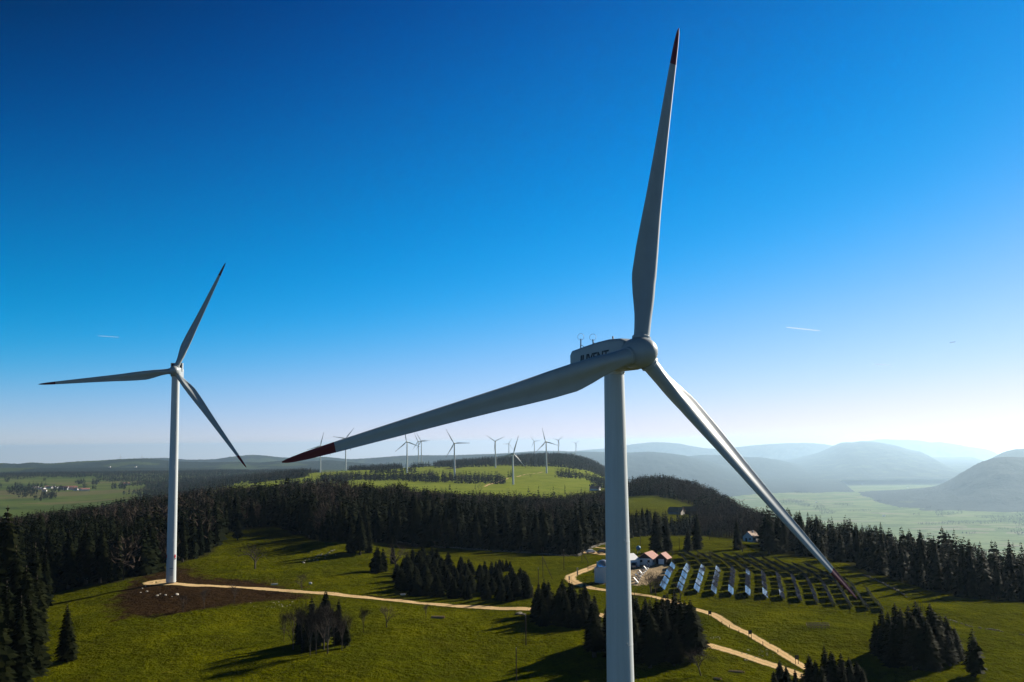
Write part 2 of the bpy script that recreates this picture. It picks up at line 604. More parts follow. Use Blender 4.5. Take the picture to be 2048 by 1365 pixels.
def ground_material():
    m, nt, b = new_mat('pasture_ground')
    pos = N(nt, 'ShaderNodeNewGeometry').outputs['Position']
    at_ = N(nt, 'ShaderNodeAttribute', attribute_name='mask')
    sep = N(nt, 'ShaderNodeSeparateColor')
    nt.links.new(at_.outputs['Color'], sep.inputs[0])
    dirt, grav, wood = sep.outputs[0], sep.outputs[1], sep.outputs[2]
    n1 = noise(nt, 0.02, 5, 0.6, pos)
    n2 = noise(nt, 0.22, 5, 0.65, pos)
    n3 = noise(nt, 1.1, 3, 0.7, pos)
    g = ramp(nt, n2, [(0.28, (0.03472, 0.0392, 0.00084)), (0.5, (0.06048, 0.06608, 0.00112)), (0.75, (0.0896, 0.08848, 0.00224))])
    g = mix(nt, mth(nt, 'MULTIPLY', ramp(nt, n1, [(0.4, 0.0), (0.65, 1.0)]), 0.5), g, (0.03696, 0.04928, 0.00112))
    g = mix(nt, mth(nt, 'MULTIPLY', ramp(nt, n3, [(0.48, 0.0), (0.68, 1.0)]), 0.75), g, (0.02016, 0.02128, 0.00224))
    n6 = noise(nt, 0.045, 4, 0.6, pos)
    g = mix(nt, mth(nt, 'MULTIPLY', ramp(nt, n6, [(0.5, 0.0), (0.68, 1.0)]), 0.55), g, (0.1036, 0.1036, 0.00168))
    g = mix(nt, mth(nt, 'MULTIPLY', ramp(nt, n6, [(0.30, 1.0), (0.44, 0.0)]), 0.45), g, (0.04032, 0.03696, 0.00336))
    st = N(nt, 'ShaderNodeMapping')
    st.inputs['Rotation'].default_value = (0, 0, 0.35)
    st.inputs['Scale'].default_value = (0.06, 0.5, 0.3)
    nt.links.new(pos, st.inputs[0])
    n7 = noise(nt, 1.0, 4, 0.65, st.outputs[0])
    g = mix(nt, mth(nt, 'MULTIPLY', ramp(nt, n7, [(0.55, 0.0), (0.75, 1.0)]), 0.5), g, (0.030, 0.034, 0.002))
    n4 = noise(nt, 0.6, 2, 0.5, pos)
    g = mix(nt, mth(nt, 'MULTIPLY', ramp(nt, n4, [(0.66, 0.0), (0.74, 1.0)]), 0.35), g, (0.0896, 0.0784, 0.0168))
    # fields of the valleys: strips in different greens
    vor = N(nt, 'ShaderNodeTexVoronoi')
    vor.inputs['Scale'].default_value = 0.0028
    mp = N(nt, 'ShaderNodeMapping')
    mp.inputs['Rotation'].default_value = (0, 0, 0.5)
    mp.inputs['Scale'].default_value = (1, 2.2, 0)
    nt.links.new(pos, mp.inputs[0])
    nt.links.new(mp.outputs[0], vor.inputs['Vector'])
    fs = N(nt, 'ShaderNodeSeparateColor')
    nt.links.new(vor.outputs['Color'], fs.inputs[0])
    field = ramp(nt, fs.outputs[0], [(0.0, (0.04125, 0.06375, 0.018)), (0.45, (0.06375, 0.09375, 0.0225)), (0.8, (0.08625, 0.1087, 0.03)), (1.0, (0.105, 0.0975, 0.045))])
    sz = N(nt, 'ShaderNodeSeparateXYZ')
    nt.links.new(pos, sz.inputs[0])
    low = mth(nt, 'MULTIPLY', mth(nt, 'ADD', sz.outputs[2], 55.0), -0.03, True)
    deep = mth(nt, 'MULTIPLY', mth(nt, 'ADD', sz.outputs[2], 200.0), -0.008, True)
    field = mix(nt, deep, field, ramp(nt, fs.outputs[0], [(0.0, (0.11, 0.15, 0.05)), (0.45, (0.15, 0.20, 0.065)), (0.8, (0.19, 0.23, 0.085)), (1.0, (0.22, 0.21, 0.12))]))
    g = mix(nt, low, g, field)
    hed = ramp(nt, noise(nt, 0.006, 6, 0.7, mp.outputs[0]), [(0.56, 0.0), (0.60, 1.0)])
    g = mix(nt, mth(nt, 'MULTIPLY', hed, mth(nt, 'MULTIPLY', low, 0.55)), g, (0.0375, 0.04875, 0.01875))
    lush = mth(nt, 'MULTIPLY', mth(nt, 'ADD', sz.outputs[1], -900.0), 0.0018, True)
    lush = mth(nt, 'MULTIPLY', lush, mth(nt, 'SUBTRACT', 1.0, low))
    g = mix(nt, lush, g, ramp(nt, n1, [(0.35, (0.123, 0.1558, 0.01804)), (0.6, (0.164, 0.1927, 0.0246))]))
    d = ramp(nt, noise(nt, 0.5, 5, 0.7, pos), [(0.3, (0.016, 0.0095, 0.0045)), (0.62, (0.0325, 0.019, 0.0085)), (0.8, (0.06, 0.0375, 0.0175))])
    edge = mth(nt, 'ADD', dirt, mth(nt, 'MULTIPLY', mth(nt, 'SUBTRACT', n2, 0.5), 1.5))
    g = mix(nt, ramp(nt, edge, [(0.34, 0.0), (0.74, 1.0)]), g, d)
    gv = ramp(nt, noise(nt, 0.8, 4, 0.6, pos), [(0.3, (0.272, 0.208, 0.128)), (0.7, (0.376, 0.296, 0.192))])
    e2 = mth(nt, 'ADD', grav, mth(nt, 'MULTIPLY', mth(nt, 'SUBTRACT', n2, 0.5), 0.7))
    g = mix(nt, ramp(nt, e2, [(0.4, 0.0), (0.6, 1.0)]), g, gv)
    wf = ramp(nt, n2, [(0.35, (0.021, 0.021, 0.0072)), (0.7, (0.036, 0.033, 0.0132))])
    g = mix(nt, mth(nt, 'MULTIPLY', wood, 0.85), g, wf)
    nt.links.new(g, b.inputs['Base Color'])
    b.inputs['Roughness'].default_value = 0.95
    b.inputs['Specular IOR Level'].default_value = 0.0
    hh = mth(nt, 'ADD', mth(nt, 'MULTIPLY', noise(nt, 0.35, 4, 0.65, pos), 1.0), mth(nt, 'MULTIPLY', noise(nt, 1.6, 3, 0.7, pos), 0.35))
    bump(nt, b, hh, 1.0, 1.9)
    return m


M['ground'] = ground_material()

# front edge of the forest: layout line -> depth by column
EDGE = [(-250, 1225), (0, 1215), (100, 1188), (180, 1172), (235, 1166), (300, 1150), (380, 1122), (425, 1106), (455, 1066), (545, 1054), (600, 1072), (650, 1086), (700, 1088), (765, 1086), (900, 1097), (1050, 1107), (1162, 1111),
        (1185, 1092), (1240, 1084), (1300, 1072), (1400, 1073), (1462, 1078), (1515, 1108), (1600, 1112), (1700, 1130), (1760, 1150), (1850, 1180), (1925, 1196), (2048, 1206), (2300, 1215)]
_eg = [G(x, y) for x, y in EDGE]
_ea = np.array([math.atan2(p.x, p.y) for p in _eg])
_ed = np.array([math.hypot(p.x, p.y) for p in _eg])


def colpx(x, y):
    return CX + FPX * np.tan(np.clip(np.arctan2(x, y), -0.9, 0.9))


def forest_mask(x, y):
    """dense woodland from the meadow's far edge to the end of the near ridge"""
    a = np.arctan2(x, y)
    r = np.hypot(x, y)
    px = colpx(x, y)
    front = np.interp(a, _ea, _ed) + 3 * wob(x, y, 40, 8)
    back = np.interp(px, [-300, 250, 430, 620, 900, 1240, 1300, 1400, 1500, 1650, 2100], [1500, 1350, 1250, 1150, 1150, 1250, 1900, 1800, 1500, 1100, 900]) + 40 * wob(x, y, 200, 9)
    m = (r > front) & (r < back) & (np.abs(a) < 0.78)
    m &= ~((px > 1232) & (px < 1395 + 25 * wob(x, y, 100, 3)) & (r > 770) & (r < 1290 - 1.9 * (px - 1245)))          # high pasture above the farm
    m &= ~((px > 285) & (px < 435) & (r > 985) & (r < 1050))                                      # bright strip on the left
    m &= ~((px > 185) & (px < 215) & (r > 900) & (r < 930))
    m &= ~((px > 860) & (px < 980) & (r > 720) & (r < 770))
    m &= ~((px > 1478) & (px < 1526) & (r < 530))                                                # glade of the brown roofed house
    m &= ~((px > 1250) & (px < 1500) & (r < 640) & (wob(x, y, 60, 12) < 0.15))                     # loose wood behind the huts
    return m


build_terrain()


# ------------------------------------------------------------------ far hills
def hill_material(name, forest, meadow, share, scale):
    m, nt, b = new_mat(name)
    pos = N(nt, 'ShaderNodeNewGeometry').outputs['Position']
    f = noise(nt, scale, 6, 0.62, pos)
    fine = noise(nt, 0.02, 4, 0.75, pos)
    fc = ramp(nt, fine, [(0.3, tuple(c * 0.45 for c in forest)), (0.7, tuple(c * 1.5 for c in forest))])
    s = ramp(nt, f, [(share - 0.015, 0.0), (share + 0.015, 1.0)])
    nt.links.new(mix(nt, s, fc, meadow), b.inputs['Base Color'])
    b.inputs['Roughness'].default_value = 0.95
    b.inputs['Specular IOR Level'].default_value = 0.05
    bump(nt, b, fine, 1.0, 22.0)
    return m


M['hill_forest'] = hill_material('wooded_hillside', (0.017, 0.025, 0.017), (0.052, 0.068, 0.022), 0.66, 0.0011)
M['hill_mixed'] = hill_material('hill_of_woods_and_pasture', (0.013, 0.023, 0.018), (0.040, 0.060, 0.022), 0.56, 0.0014)


def hill(name, D0, wf, wb, crest, mat, zf=None, power=1.0, rough=1.0, seed=1):
    """a ridge running across the view: crest given as layout points at depth D0, real front and back slopes"""
    cx = np.array([c[0] for c in crest], float)
    pts = np.array([at(px, py, D0)[:] for px, py in crest])
    n = int((cx[-1] - cx[0]) / 2.5) + 2
    X0 = np.linspace(pts[0, 0], pts[-1, 0], n)
    Zc = np.interp(X0, pts[:, 0], pts[:, 2])
    k = np.exp(-0.5 * (np.arange(-6, 7) / 2.2) ** 2); k /= k.sum()
    Zc = np.convolve(np.pad(Zc, 6, mode='edge'), k, 'valid')
    s = np.concatenate([np.linspace(-1, 0, 46), np.linspace(0, 1, 22)[1:]])
    rows = []
    for t in s:
        d = D0 + (t * wf if t < 0 else t * wb)
        sp = d / D0
        x = X0 * (1 + (sp - 1) * 0.88)
        y = np.full(n, d)
        base = (H(x, y) if zf is None else np.full(n, float(zf))) - 14
        u = 1 - abs(t)
        q = (u * u * (3 - 2 * u)) ** power
        z = base + np.maximum(Zc - base, 0) * q
        amp = rough * (4 * u * abs(t)) ** 0.8
        z = z + amp * (26 * wob(x, y, 900, seed) + 14 * wob(x, y, 380, seed + 1) + 6 * wob(x, y, 170, seed + 2)) * (np.maximum(Zc - base, 0) / 400 + 0.15)
        z = z + rough * 3.0 * wob(x, y, 90, seed + 5) * u + rough * 2.0 * np.random.default_rng(seed * 100 + int(t * 1000) + 5000).normal(size=n) * u
        rows.append(np.stack([x, y, z], -1))
    V = np.array(rows)
    m, n2 = V.shape[:2]
    ii, jj = np.meshgrid(np.arange(m - 1), np.arange(n2 - 1), indexing='ij')
    F = np.stack([ii * n2 + jj, ii * n2 + jj + 1, (ii + 1) * n2 + jj + 1, (ii + 1) * n2 + jj], -1).reshape(-1, 4)
    o = link(name, big_mesh(name, V.reshape(-1, 3), F, [mat], smooth=True))
    return o


def hills():
    def st(o, label):
        tag(o, label, 'hill', kind='structure')
    st(hill('hills', 14500, 3500, 3000, [(1560, 1012), (1600, 1009), (1640, 1004), (1700, 998), (1750, 993), (1790, 988), (1850, 981), (1880, 974), (1900, 964), (1915, 954), (1935, 940), (1960, 926), (1985, 917), (2010, 914), (2048, 915), (2150, 918), (2350, 925)], M['hill_forest'], power=0.8, seed=3),
       'steep wooded hill rising from the valley floor, bluish in haze')
    st(hill('hills', 22000, 5500, 3000, [(1900, 960), (1960, 932), (1990, 914), (2010, 904), (2030, 899), (2060, 897), (2200, 892), (2400, 890)], M['hill_forest'], zf=-800, seed=7),
       'rounded hill peeping out behind the steep wooded hill')
    st(hill('hills', 40000, 19000, 5000, [(1460, 956), (1500, 946), (1540, 932), (1580, 921), (1610, 913), (1640, 905), (1660, 895), (1680, 886), (1695, 884), (1708, 886), (1718, 882), (1750, 884), (1790, 891), (1815, 899), (1840, 903), (1850, 910), (1870, 924), (1890, 936), (1910, 944), (1935, 956), (1960, 966)], M['hill_mixed'], zf=-785, power=0.9, seed=11),
       'broad pale peak standing beyond the hazy valley')
    st(hill('hills', 27000, 12800, 5000, [(820, 950), (900, 925), (980, 909), (1080, 902), (1180, 904), (1250, 906), (1290, 904), (1330, 906), (1370, 912), (1410, 921), (1440, 929), (1490, 940), (1540, 955), (1600, 975), (1660, 996)], M['hill_forest'], zf=-785, power=0.75, seed=17),
       'long wooded mountain flank falling to the hazy valley')
    st(hill('hills', 32000, 9000, 4000, [(1300, 915), (1380, 913), (1400, 910), (1440, 911), (1480, 915), (1520, 915), (1560, 921), (1600, 930), (1650, 945), (1720, 965)], M['hill_forest'], zf=-785, power=0.75, seed=21),
       'pale shoulder behind the long wooded mountain flank')
    st(hill('hills', 50000, 8000, 3000, [(1150, 902), (1220, 897), (1260, 890), (1300, 885), (1330, 885), (1360, 888), (1400, 896), (1440, 899), (1480, 894), (1530, 889), (1570, 887), (1610, 886), (1650, 889), (1690, 896), (1740, 905)], M['hill_forest'], zf=-2000, seed=25),
       'very pale far ridge left of the broad peak')
    st(hill('hills', 58000, 8000, 3500, [(1640, 895), (1700, 887), (1760, 879), (1800, 880), (1840, 881), (1862, 886), (1880, 884), (1915, 890), (1950, 896), (1975, 899), (1995, 908), (2015, 918), (2060, 930)], M['hill_forest'], zf=-2100, seed=29),
       'faintest far ridge right of the broad peak')
    st(hill('hills', 7600, 900, 1500, [(-500, 937), (-200, 938), (0, 937), (120, 937), (250, 936), (330, 937), (450, 939), (560, 943), (650, 948)], M['hill_mixed'], power=0.8, rough=0.5, seed=33),
       'low dark wooded plateau edge beyond the village fields')
    st(hill('hills', 10500, 2600, 3000, [(-600, 930), (-200, 928), (-60, 926), (0, 927), (39, 929), (52, 926), (70, 926), (95, 928), (120, 926), (148, 924), (195, 922), (234, 919), (266, 918), (289, 917), (305, 919), (345, 923), (420, 926), (480, 924), (520, 926), (560, 922), (610, 924), (660, 921), (720, 927), (800, 932)], M['hill_mixed'], rough=0.6, seed=37),
       'long low blue hill carrying two tiny far wind turbines')
    st(hill('hills', 17000, 3000, 3000, [(220, 922), (290, 917), (330, 916), (380, 920), (430, 919), (460, 914), (500, 910), (525, 911), (560, 915), (600, 917), (650, 914), (700, 919), (750, 916), (800, 912), (850, 911), (900, 911), (960, 909), (1050, 906), (1150, 906)], M['hill_mixed'], zf=-700, rough=0.6, seed=41),
       'pale blue hill range on the left skyline')


hills()


# ------------------------------------------------------------------ roads
def path_mat(name, worn):
    m, nt, b = new_mat(name)
    pos = N(nt, 'ShaderNodeNewGeometry').outputs['Position']
    a = N(nt, 'ShaderNodeAttribute', attribute_name='across').outputs['Fac']
    f = noise(nt, 0.9, 5, 0.65, pos)
    c = ramp(nt, f, [(0.3, (0.4784, 0.3312, 0.1656)), (0.7, (0.6256, 0.4416, 0.2392))])
    if worn:
        mid = ramp(nt, mth(nt, 'ABSOLUTE', a), [(0.1, 1.0), (0.3, 0.0)])
        c = mix(nt, mth(nt, 'MULTIPLY', mid, mth(nt, 'MULTIPLY', noise(nt, 0.12, 3, 0.6, pos), 1.25)), c, (0.368, 0.2576, 0.1196))
    ed = mth(nt, 'ADD', mth(nt, 'ABSOLUTE', a), mth(nt, 'MULTIPLY', mth(nt, 'SUBTRACT', f, 0.5), 1.5))
    c = mix(nt, ramp(nt, ed, [(0.72, 0.0), (0.98, 1.0)]), c, (0.1196, 0.115, 0.0322))
    nt.links.new(c, b.inputs['Base Color'])
    b.inputs['Roughness'].default_value = 0.95
    b.inputs['Specular IOR Level'].default_value = 0.0
    bump(nt, b, f, 0.5, 0.12)
    return m


M['path'] = path_mat('pale_gravel', True)
M['track'] = path_mat('pale_gravel_two_tracks', True)


def spline(P, step):
    P = [np.array(p[:2]) for p in P]
    out = []
    Q = [2 * P[0] - P[1]] + P + [2 * P[-1] - P[-2]]
    for i in range(1, len(Q) - 2):
        n = max(2, int(np.linalg.norm(Q[i + 1] - Q[i]) / step))
        for k in range(n):
            t = k / n
            out.append(0.5 * (2 * Q[i] + (Q[i + 1] - Q[i - 1]) * t + (2 * Q[i - 1] - 5 * Q[i] + 4 * Q[i + 1] - Q[i + 2]) * t * t + (3 * Q[i] - Q[i - 1] - 3 * Q[i + 1] + Q[i + 2]) * t ** 3))
    out.append(P[-1])
    return np.array(out)


def road(name, px, width, mat, label, ground=None, lift=0.07):
    pts = spline(ground or [G(*p) for p in px], 1.5)
    d = np.gradient(pts, axis=0)
    d /= np.linalg.norm(d, axis=1)[:, None] + 1e-9
    nrm = np.stack([-d[:, 1], d[:, 0]], -1)
    k = np.linspace(-1, 1, 9)
    jl = 0.18 * wob(pts[:, 0], pts[:, 1], 5, 2)
    w = (width if np.isscalar(width) else np.interp(np.linspace(0, 1, len(pts)), np.linspace(0, 1, len(width)), width)) / 2
    w = np.broadcast_to(w, len(pts)) + jl
    V = pts[:, None, :] + nrm[:, None, :] * (k[None, :, None] * w[:, None, None])
    Z = H(V[..., 0], V[..., 1]) + lift
    V = np.concatenate([V, Z[..., None]], -1)
    n = len(pts)
    ii, jj = np.meshgrid(np.arange(n - 1), np.arange(8), indexing='ij')
    F = np.stack([ii * 9 + jj, (ii + 1) * 9 + jj, (ii + 1) * 9 + jj + 1, ii * 9 + jj + 1], -1).reshape(-1, 4)
    F = F[:, ::-1] if False else F
    me = big_mesh(name, V.reshape(-1, 3), F, [mat], smooth=True)
    at_ = me.attributes.new('across', 'FLOAT', 'POINT')
    at_.data.foreach_set('value', np.tile(k, n).astype(np.float32))
    o = link(name, me)
    tag(o, label, 'path', kind='structure')
    return o


road('path', [(352, 1160), (330, 1162), (305, 1165), (300, 1167), (330, 1168), (380, 1171), (450, 1174), (520, 1178), (600, 1184), (700, 1193), (800, 1202), (880, 1210), (960, 1215), (1040, 1218), (1110, 1222), (1180, 1228), (1215, 1234),
              (1290, 1252), (1350, 1270), (1400, 1286), (1450, 1300), (1500, 1316), (1550, 1333), (1600, 1352), (1660, 1375)], [6, 5.0, 4.2, 4.0, 4.0, 4.0, 4.0, 3.8, 3.8, 3.8], M['path'],
     'pale gravel track from the left turbine across the meadow')
road('path', [(1262, 1112), (1240, 1118), (1215, 1124), (1195, 1130), (1175, 1139), (1155, 1147), (1142, 1153), (1143, 1161), (1158, 1169), (1180, 1176), (1210, 1181), (1255, 1187), (1300, 1193), (1350, 1206), (1400, 1222), (1450, 1244), (1500, 1270), (1550, 1299), (1600, 1330), (1640, 1352), (1690, 1385)],
     [4.5, 4.5, 4.5, 4.0, 3.4, 3.0, 2.8, 2.8, 2.8], M['track'], 'pale two-track gravel path curving past the solar field')
road('path', [(1255, 1117), (1230, 1112), (1200, 1108), (1178, 1106), (1158, 1104)], 5.0, M['path'], 'short gravel parking strip below the stone wall', lift=0.09)
road('path', [(1215, 1098), (1190, 1095), (1165, 1094)], 2.6, M['path'], 'narrow gravel lane behind the parked cars', lift=0.09)
road('path', [(968, 974), (985, 968), (1003, 962), (1016, 957)], [5, 7, 7, 5], M['path'], 'short pale farm track on the far pasture', lift=0.35)
road('path', [(1034, 954), (1046, 951), (1080, 946), (1092, 945)], [6, 4, 4, 5], M['path'], 'faint farm track up to a far turbine', lift=0.35)


# ------------------------------------------------------------------ wind turbines
def blade_rings(Rl, y0, y1, ns, na):
    """lofted blade, span along +y from y0 to y1 (metres from the hub), leading edge on +x, upwind side +z"""
    rings = []
    for i in range(ns + 1):
        y = y0 + (y1 - y0) * i / ns
        s = y / Rl
        ch = np.interp(s, [0, .055, .10, .16, .22, .30, .45, .60, .75, .88, .95, .985, 1.0], [1.95, 1.95, 2.15, 2.85, 3.25, 3.05, 2.35, 1.85, 1.42, 1.02, .74, .45, .12]) * Rl / 45
        th = np.interp(s, [0, .055, .10, .16, .22, .30, .45, .60, .8, 1.0], [1.0, 1.0, .84, .52, .36, .28, .22, .19, .16, .14])
        tw = R(np.interp(s, [0, .06, .2, .4, .7, 1.0], [14, 14, 13, 7.5, 2.5, 0.5]) + 2.0)
        off = np.interp(s, [0, .06, .2, .4, 1.0], [0.5, 0.5, 0.34, 0.32, 0.40])
        rnd = np.interp(s, [0.055, .17], [1.0, 0.0])
        ring = []
        for k in range(na):
            t = 2 * math.pi * k / na
            u = 0.5 * (1 + math.cos(t))                    # 1 = leading edge
            xa = 1 - u
            yt = 5 * (0.2969 * math.sqrt(max(xa, 0)) - 0.126 * xa - 0.3516 * xa ** 2 + 0.2843 * xa ** 3 - 0.1036 * xa ** 4)
            zf = math.copysign(yt * 1.0, math.sin(t)) if abs(math.sin(t)) > 1e-6 else 0
            if math.sin(t) > 0:                            # hollow aft part of the upwind side
                q = min(max((xa - 0.30) / 0.52, 0), 1)
                zf *= 1 - 0.97 * q * q * (3 - 2 * q)
            zc = 0.5 * math.sin(t)
            zz = (zf * (1 - rnd) + zc * rnd) * th * ch
            xx = (u - (1 - off)) * ch
            X = xx * math.cos(tw) - zz * math.sin(tw)
            Z = xx * math.sin(tw) + zz * math.cos(tw) + 1.4 * s * s * Rl / 45
            ring.append(Vector((X, y, Z)))
        rings.append(ring)
    return rings


def blade_parts(Rl, ns, na, tip=0.12):
    ye = Rl * (1 - tip)
    b = MB().loft(blade_rings(Rl, 0.0 + 1.2, ye, ns, na), caps=False)
    t = MB().loft(blade_rings(Rl, ye, Rl, max(4, ns // 4), na), caps=False)
    return b.mesh('blade', M['white_paint'], 'all'), t.mesh('blade_tip', M['red_tip'], 'all')


BLADE = blade_parts(45.0, 44, 36)
BLADE_FAR = blade_parts(45.0, 14, 8)


def rotor_axes(yaw, tilt):
    a, t = R(yaw), R(tilt)
    n = Vector((math.sin(a) * math.cos(t), -math.cos(a) * math.cos(t), math.sin(t)))
    rt = Vector((0, 0, 1)).cross(n).normalized()
    up = n.cross(rt)
    return rt, up, n


def fit_blades(hub, tips, yaw, tilt):
    rt, up, n = rotor_axes(yaw, tilt)
    out = []
    for px, py in tips:
        r = ray(px, py)
        o = Vector((0, 0, CAM_Z))
        k = (hub - o).dot(n) / r.dot(n)
        p = o + r * k - hub
        out.append((math.atan2(p.dot(up), p.dot(rt)), p.length))
    return out


def tower_mesh(h, r0, r1, seams, n=40, door=False):
    zs = [h * k / 12 for k in range(13)]
    rad = lambda z: r0 + (r1 - r0) * z / h
    b = MB().lathe([(rad(z), z) for z in zs], n)
    for z in seams:
        b.lathe([(rad(z) - 0.02, z - 0.06), (rad(z) + 0.018, z - 0.05), (rad(z) + 0.018, z + 0.05), (rad(z) - 0.02, z + 0.06)], n)
        t = R(-62)
        b.box(((rad(z) + .05) * math.cos(t), (rad(z) + .05) * math.sin(t), z + .2), (.16, .16, .2))
    return b.mesh('tower', M['tower_paint'], True)


def text_mesh(body, size, depth, bold=0.0):
    cu = bpy.data.curves.new('lettering', 'FONT')
    cu.body = body
    cu.size = size
    cu.extrude = depth
    cu.offset = bold
    cu.align_x = 'CENTER'
    cu.align_y = 'CENTER'
    o = bpy.data.objects.new('lettering', cu)
    COL.objects.link(o)
    bpy.context.view_layer.update()
    me = bpy.data.meshes.new_from_object(o.evaluated_get(bpy.context.evaluated_depsgraph_get()))
    bpy.data.objects.remove(o)
    me.materials.clear()
    me.materials.append(M['letter'])
    return me


def section(w, zb, zt, z, k=8, rr=0.45):
    """rounded rectangle in x (width) and y (height) at z along the rotor axis"""
    pts = []
    for cx_, cy_, a0 in ((w / 2 - rr, zt - rr, 0), (-w / 2 + rr, zt - rr, 90), (-w / 2 + rr, zb + rr, 180), (w / 2 - rr, zb + rr, 270)):
        for i in range(k):
            t = R(a0 + 90 * i / (k - 1))
            pts.append(Vector((cx_ + rr * math.cos(t), cy_ + rr * math.sin(t), z)))
    return pts


def hub_mesh(n=40):
    prof = [(0.0, -1.75), (1.25, -1.75), (1.68, -1.62), (1.84, -1.3), (1.88, -0.6), (1.87, 0.0), (1.80, 0.55), (1.66, 1.1), (1.45, 1.55), (1.12, 1.98), (0.75, 2.28), (0.35, 2.43), (0.02, 2.47)]
    b = MB().lathe(prof, n)
    # seam around the spinner
    b.lathe([(1.80, 0.50), (1.825, 0.52), (1.815, 0.56), (1.79, 0.6)], n)
    return b


def turbine(hub, yaw, tilt, blades, base_z, r0, r1, label, group, style, full=True, overhang=5.2, scale=1.0):
    rt, up, n = rotor_axes(yaw, tilt)
    rt0, up0, n0 = rotor_axes(yaw, 0)
    tx = hub - n * overhang * scale
    top = hub.z - 1.72 * scale
    root = thing('wind_turbine', label, 'wind turbine', (tx.x, tx.y, base_z), 0, group)
    root_inv = Vector(root.location)
    h = top - base_z
    seams = [h * q for q in (0.2, 0.38, 0.55, 0.715, 0.87)]
    tw = link('tower', tower_mesh(h, r0, r1, seams if full else [], 48 if full else 14), root)
    Mr = Matrix((rt, up, n)).transposed()
    def frame(o, p, rot=Mr, s=1.0):
        o.matrix_local = Matrix.Translation(p - root_inv) @ rot.to_4x4() @ Matrix.Scale(s, 4)
    # nacelle
    b = MB()
    if style == 'long':
        b.loft([section(2.5, -1.55, 1.55, -1.55), section(3.3, -1.85, 1.86, -2.1), section(3.45, -1.85, 1.95, -4.2), section(3.45, -1.85, 1.82, -6.5), section(3.4, -1.8, 1.55, -9.2), section(3.3, -1.65, 1.22, -12.0), section(3.0, -1.4, 0.95, -12.45)])
    else:
        b.loft([section(2.4, -1.5, 1.5, -1.5), section(3.5, -1.9, 1.35, -2.2), section(3.6, -2.0, 1.4, -4.0), section(3.6, -2.0, 1.4, -10.0), section(3.3, -1.8, 1.2, -10.5)])
    if full and style == 'long':
        for i in range(12):                                                        # roof rail
            z = -2.6 - i * 0.62
            b.box((1.2, 1.93 - max(0, (-z - 4.2)) * 0.085 + 0.05, z), (0.05, 0.12, 0.05))
    nac = b.build('nacelle', M['white_paint'], root, True)
    frame(nac, hub, Matrix((rt0, up0, n0)).transposed(), scale)
    if full:
        lt = MB().lathe([(r1 + .02, 0), (r1 + .09, 0.06), (r1 + .09, 0.45), (r1 + .05, 0.75)], 40).build('yaw_bearing', M['grey_paint'], root, True)
        lt.location = (0, 0, h - 0.55)
    if style == 'long':
        # lettering on the side that faces the camera (-x side of the nacelle)
        lm = text_mesh('JUVENT', 1.55, 0.012, 0.035)
        for vtx in lm.vertices:
            vtx.co.x *= 1.12
            vtx.co.x += vtx.co.y * 0.16
        l = link('lettering', lm, nac)
        l.matrix_local = Matrix(((0, 0, -1, -1.745), (0, 1, 0, -0.12), (1, 0, 0, -6.9), (0, 0, 0, 1))) @ Matrix.Rotation(R(2.5), 4, 'Z')
        # lightning hoops and wind vane masts
        for z, hh, lean in ((-11.8, 1.55, 0.06), (-9.0, 0.9, -0.06)):
            y0 = 1.22 if z < -9.5 else 1.54
            m = MB().tube((-0.3, y0 - 0.15, z), (-0.3 + lean, y0 + hh, z), 0.09, 0.07, 8)
            m.tube((-0.3, y0 + hh * .5, z), (-0.3, y0 - 0.05, z + 1.9), 0.035, 0.035, 5)
            mast = m.build('mast', M['dark'], nac)
            rg = MB()
            for i in range(24):
                a0, a1 = 2 * math.pi * i / 24, 2 * math.pi * (i + 1) / 24
                c = Vector((-0.3 + lean, y0 + hh + 0.25, z))
                q = Vector((math.cos(R(20)), 0, math.sin(R(20)) * 1))
                p0 = c + Vector((0, math.sin(a0) * .42, 0)) + Vector((0.6, 0, 0.8)) * (math.cos(a0) * .42)
                p1 = c + Vector((0, math.sin(a1) * .42, 0)) + Vector((0.6, 0, 0.8)) * (math.cos(a1) * .42)
                rg.tube(p0, p1, 0.022, 0.022, 5, caps=False)
            rg.build('lightning_hoop', M['grey_paint'], mast)
        wl = MB().lathe([(0.16, 0), (0.16, 0.12), (0.09, 0.2), (0.12, 0.28), (0.12, 0.5), (0.04, 0.56)], 12)
        wlo = wl.build('warning_lamp', M['grey_paint'], nac)
        wlo.matrix_local = Matrix.Translation((-0.2, 1.9, -5.0)) @ Matrix.Rotation(-math.pi / 2, 4, 'X')
    elif style == 'cooler':
        c = MB().box((-1.95, 2.0, -5.2), (0.2, 2.4, 1.5)).box((1.95, 1.7, -5.2), (0.35, 3.0, 1.6)).box((0, 3.12, -5.2), (4.1, 0.14, 1.5)).box((0, 1.2, -5.2), (4.1, 0.2, 1.5))
        co = c.build('cooler_frame', M['tower_paint'], nac)
        MB().box((0, 2.15, -5.1), (3.68, 1.7, 0.5)).build('radiator', M['letter'], co)
        MB().box((-0.3, 1.5, -3.2), (1.4, 0.3, 1.0)).build('roof_hatch', M['dark'], nac)
    # hub
    hb = (hub_mesh(40 if full else 14))
    ho = hb.build('hub', M['white_paint'], root, True)
    frame(ho, hub, Mr, scale)
    if full:
        for ang, L in blades:
            col = MB().lathe([(1.02, 1.55), (1.12, 1.62), (1.12, 1.95), (1.0, 2.05)], 36)
            cm = col.build('blade_collar', M['white_paint'], ho, True)
            cm.matrix_local = Matrix.Rotation(ang - math.pi / 2, 4, 'Z') @ Matrix.Rotation(-math.pi / 2, 4, 'X')
    bm, tm = BLADE if full else BLADE_FAR
    for ang, L in blades:
        bo = link('blade', bm, root)
        frame(bo, hub, Mr @ Matrix.Rotation(ang - math.pi / 2, 3, 'Z'), L / 45.0)
        link('blade_tip', tm, bo)
    return root


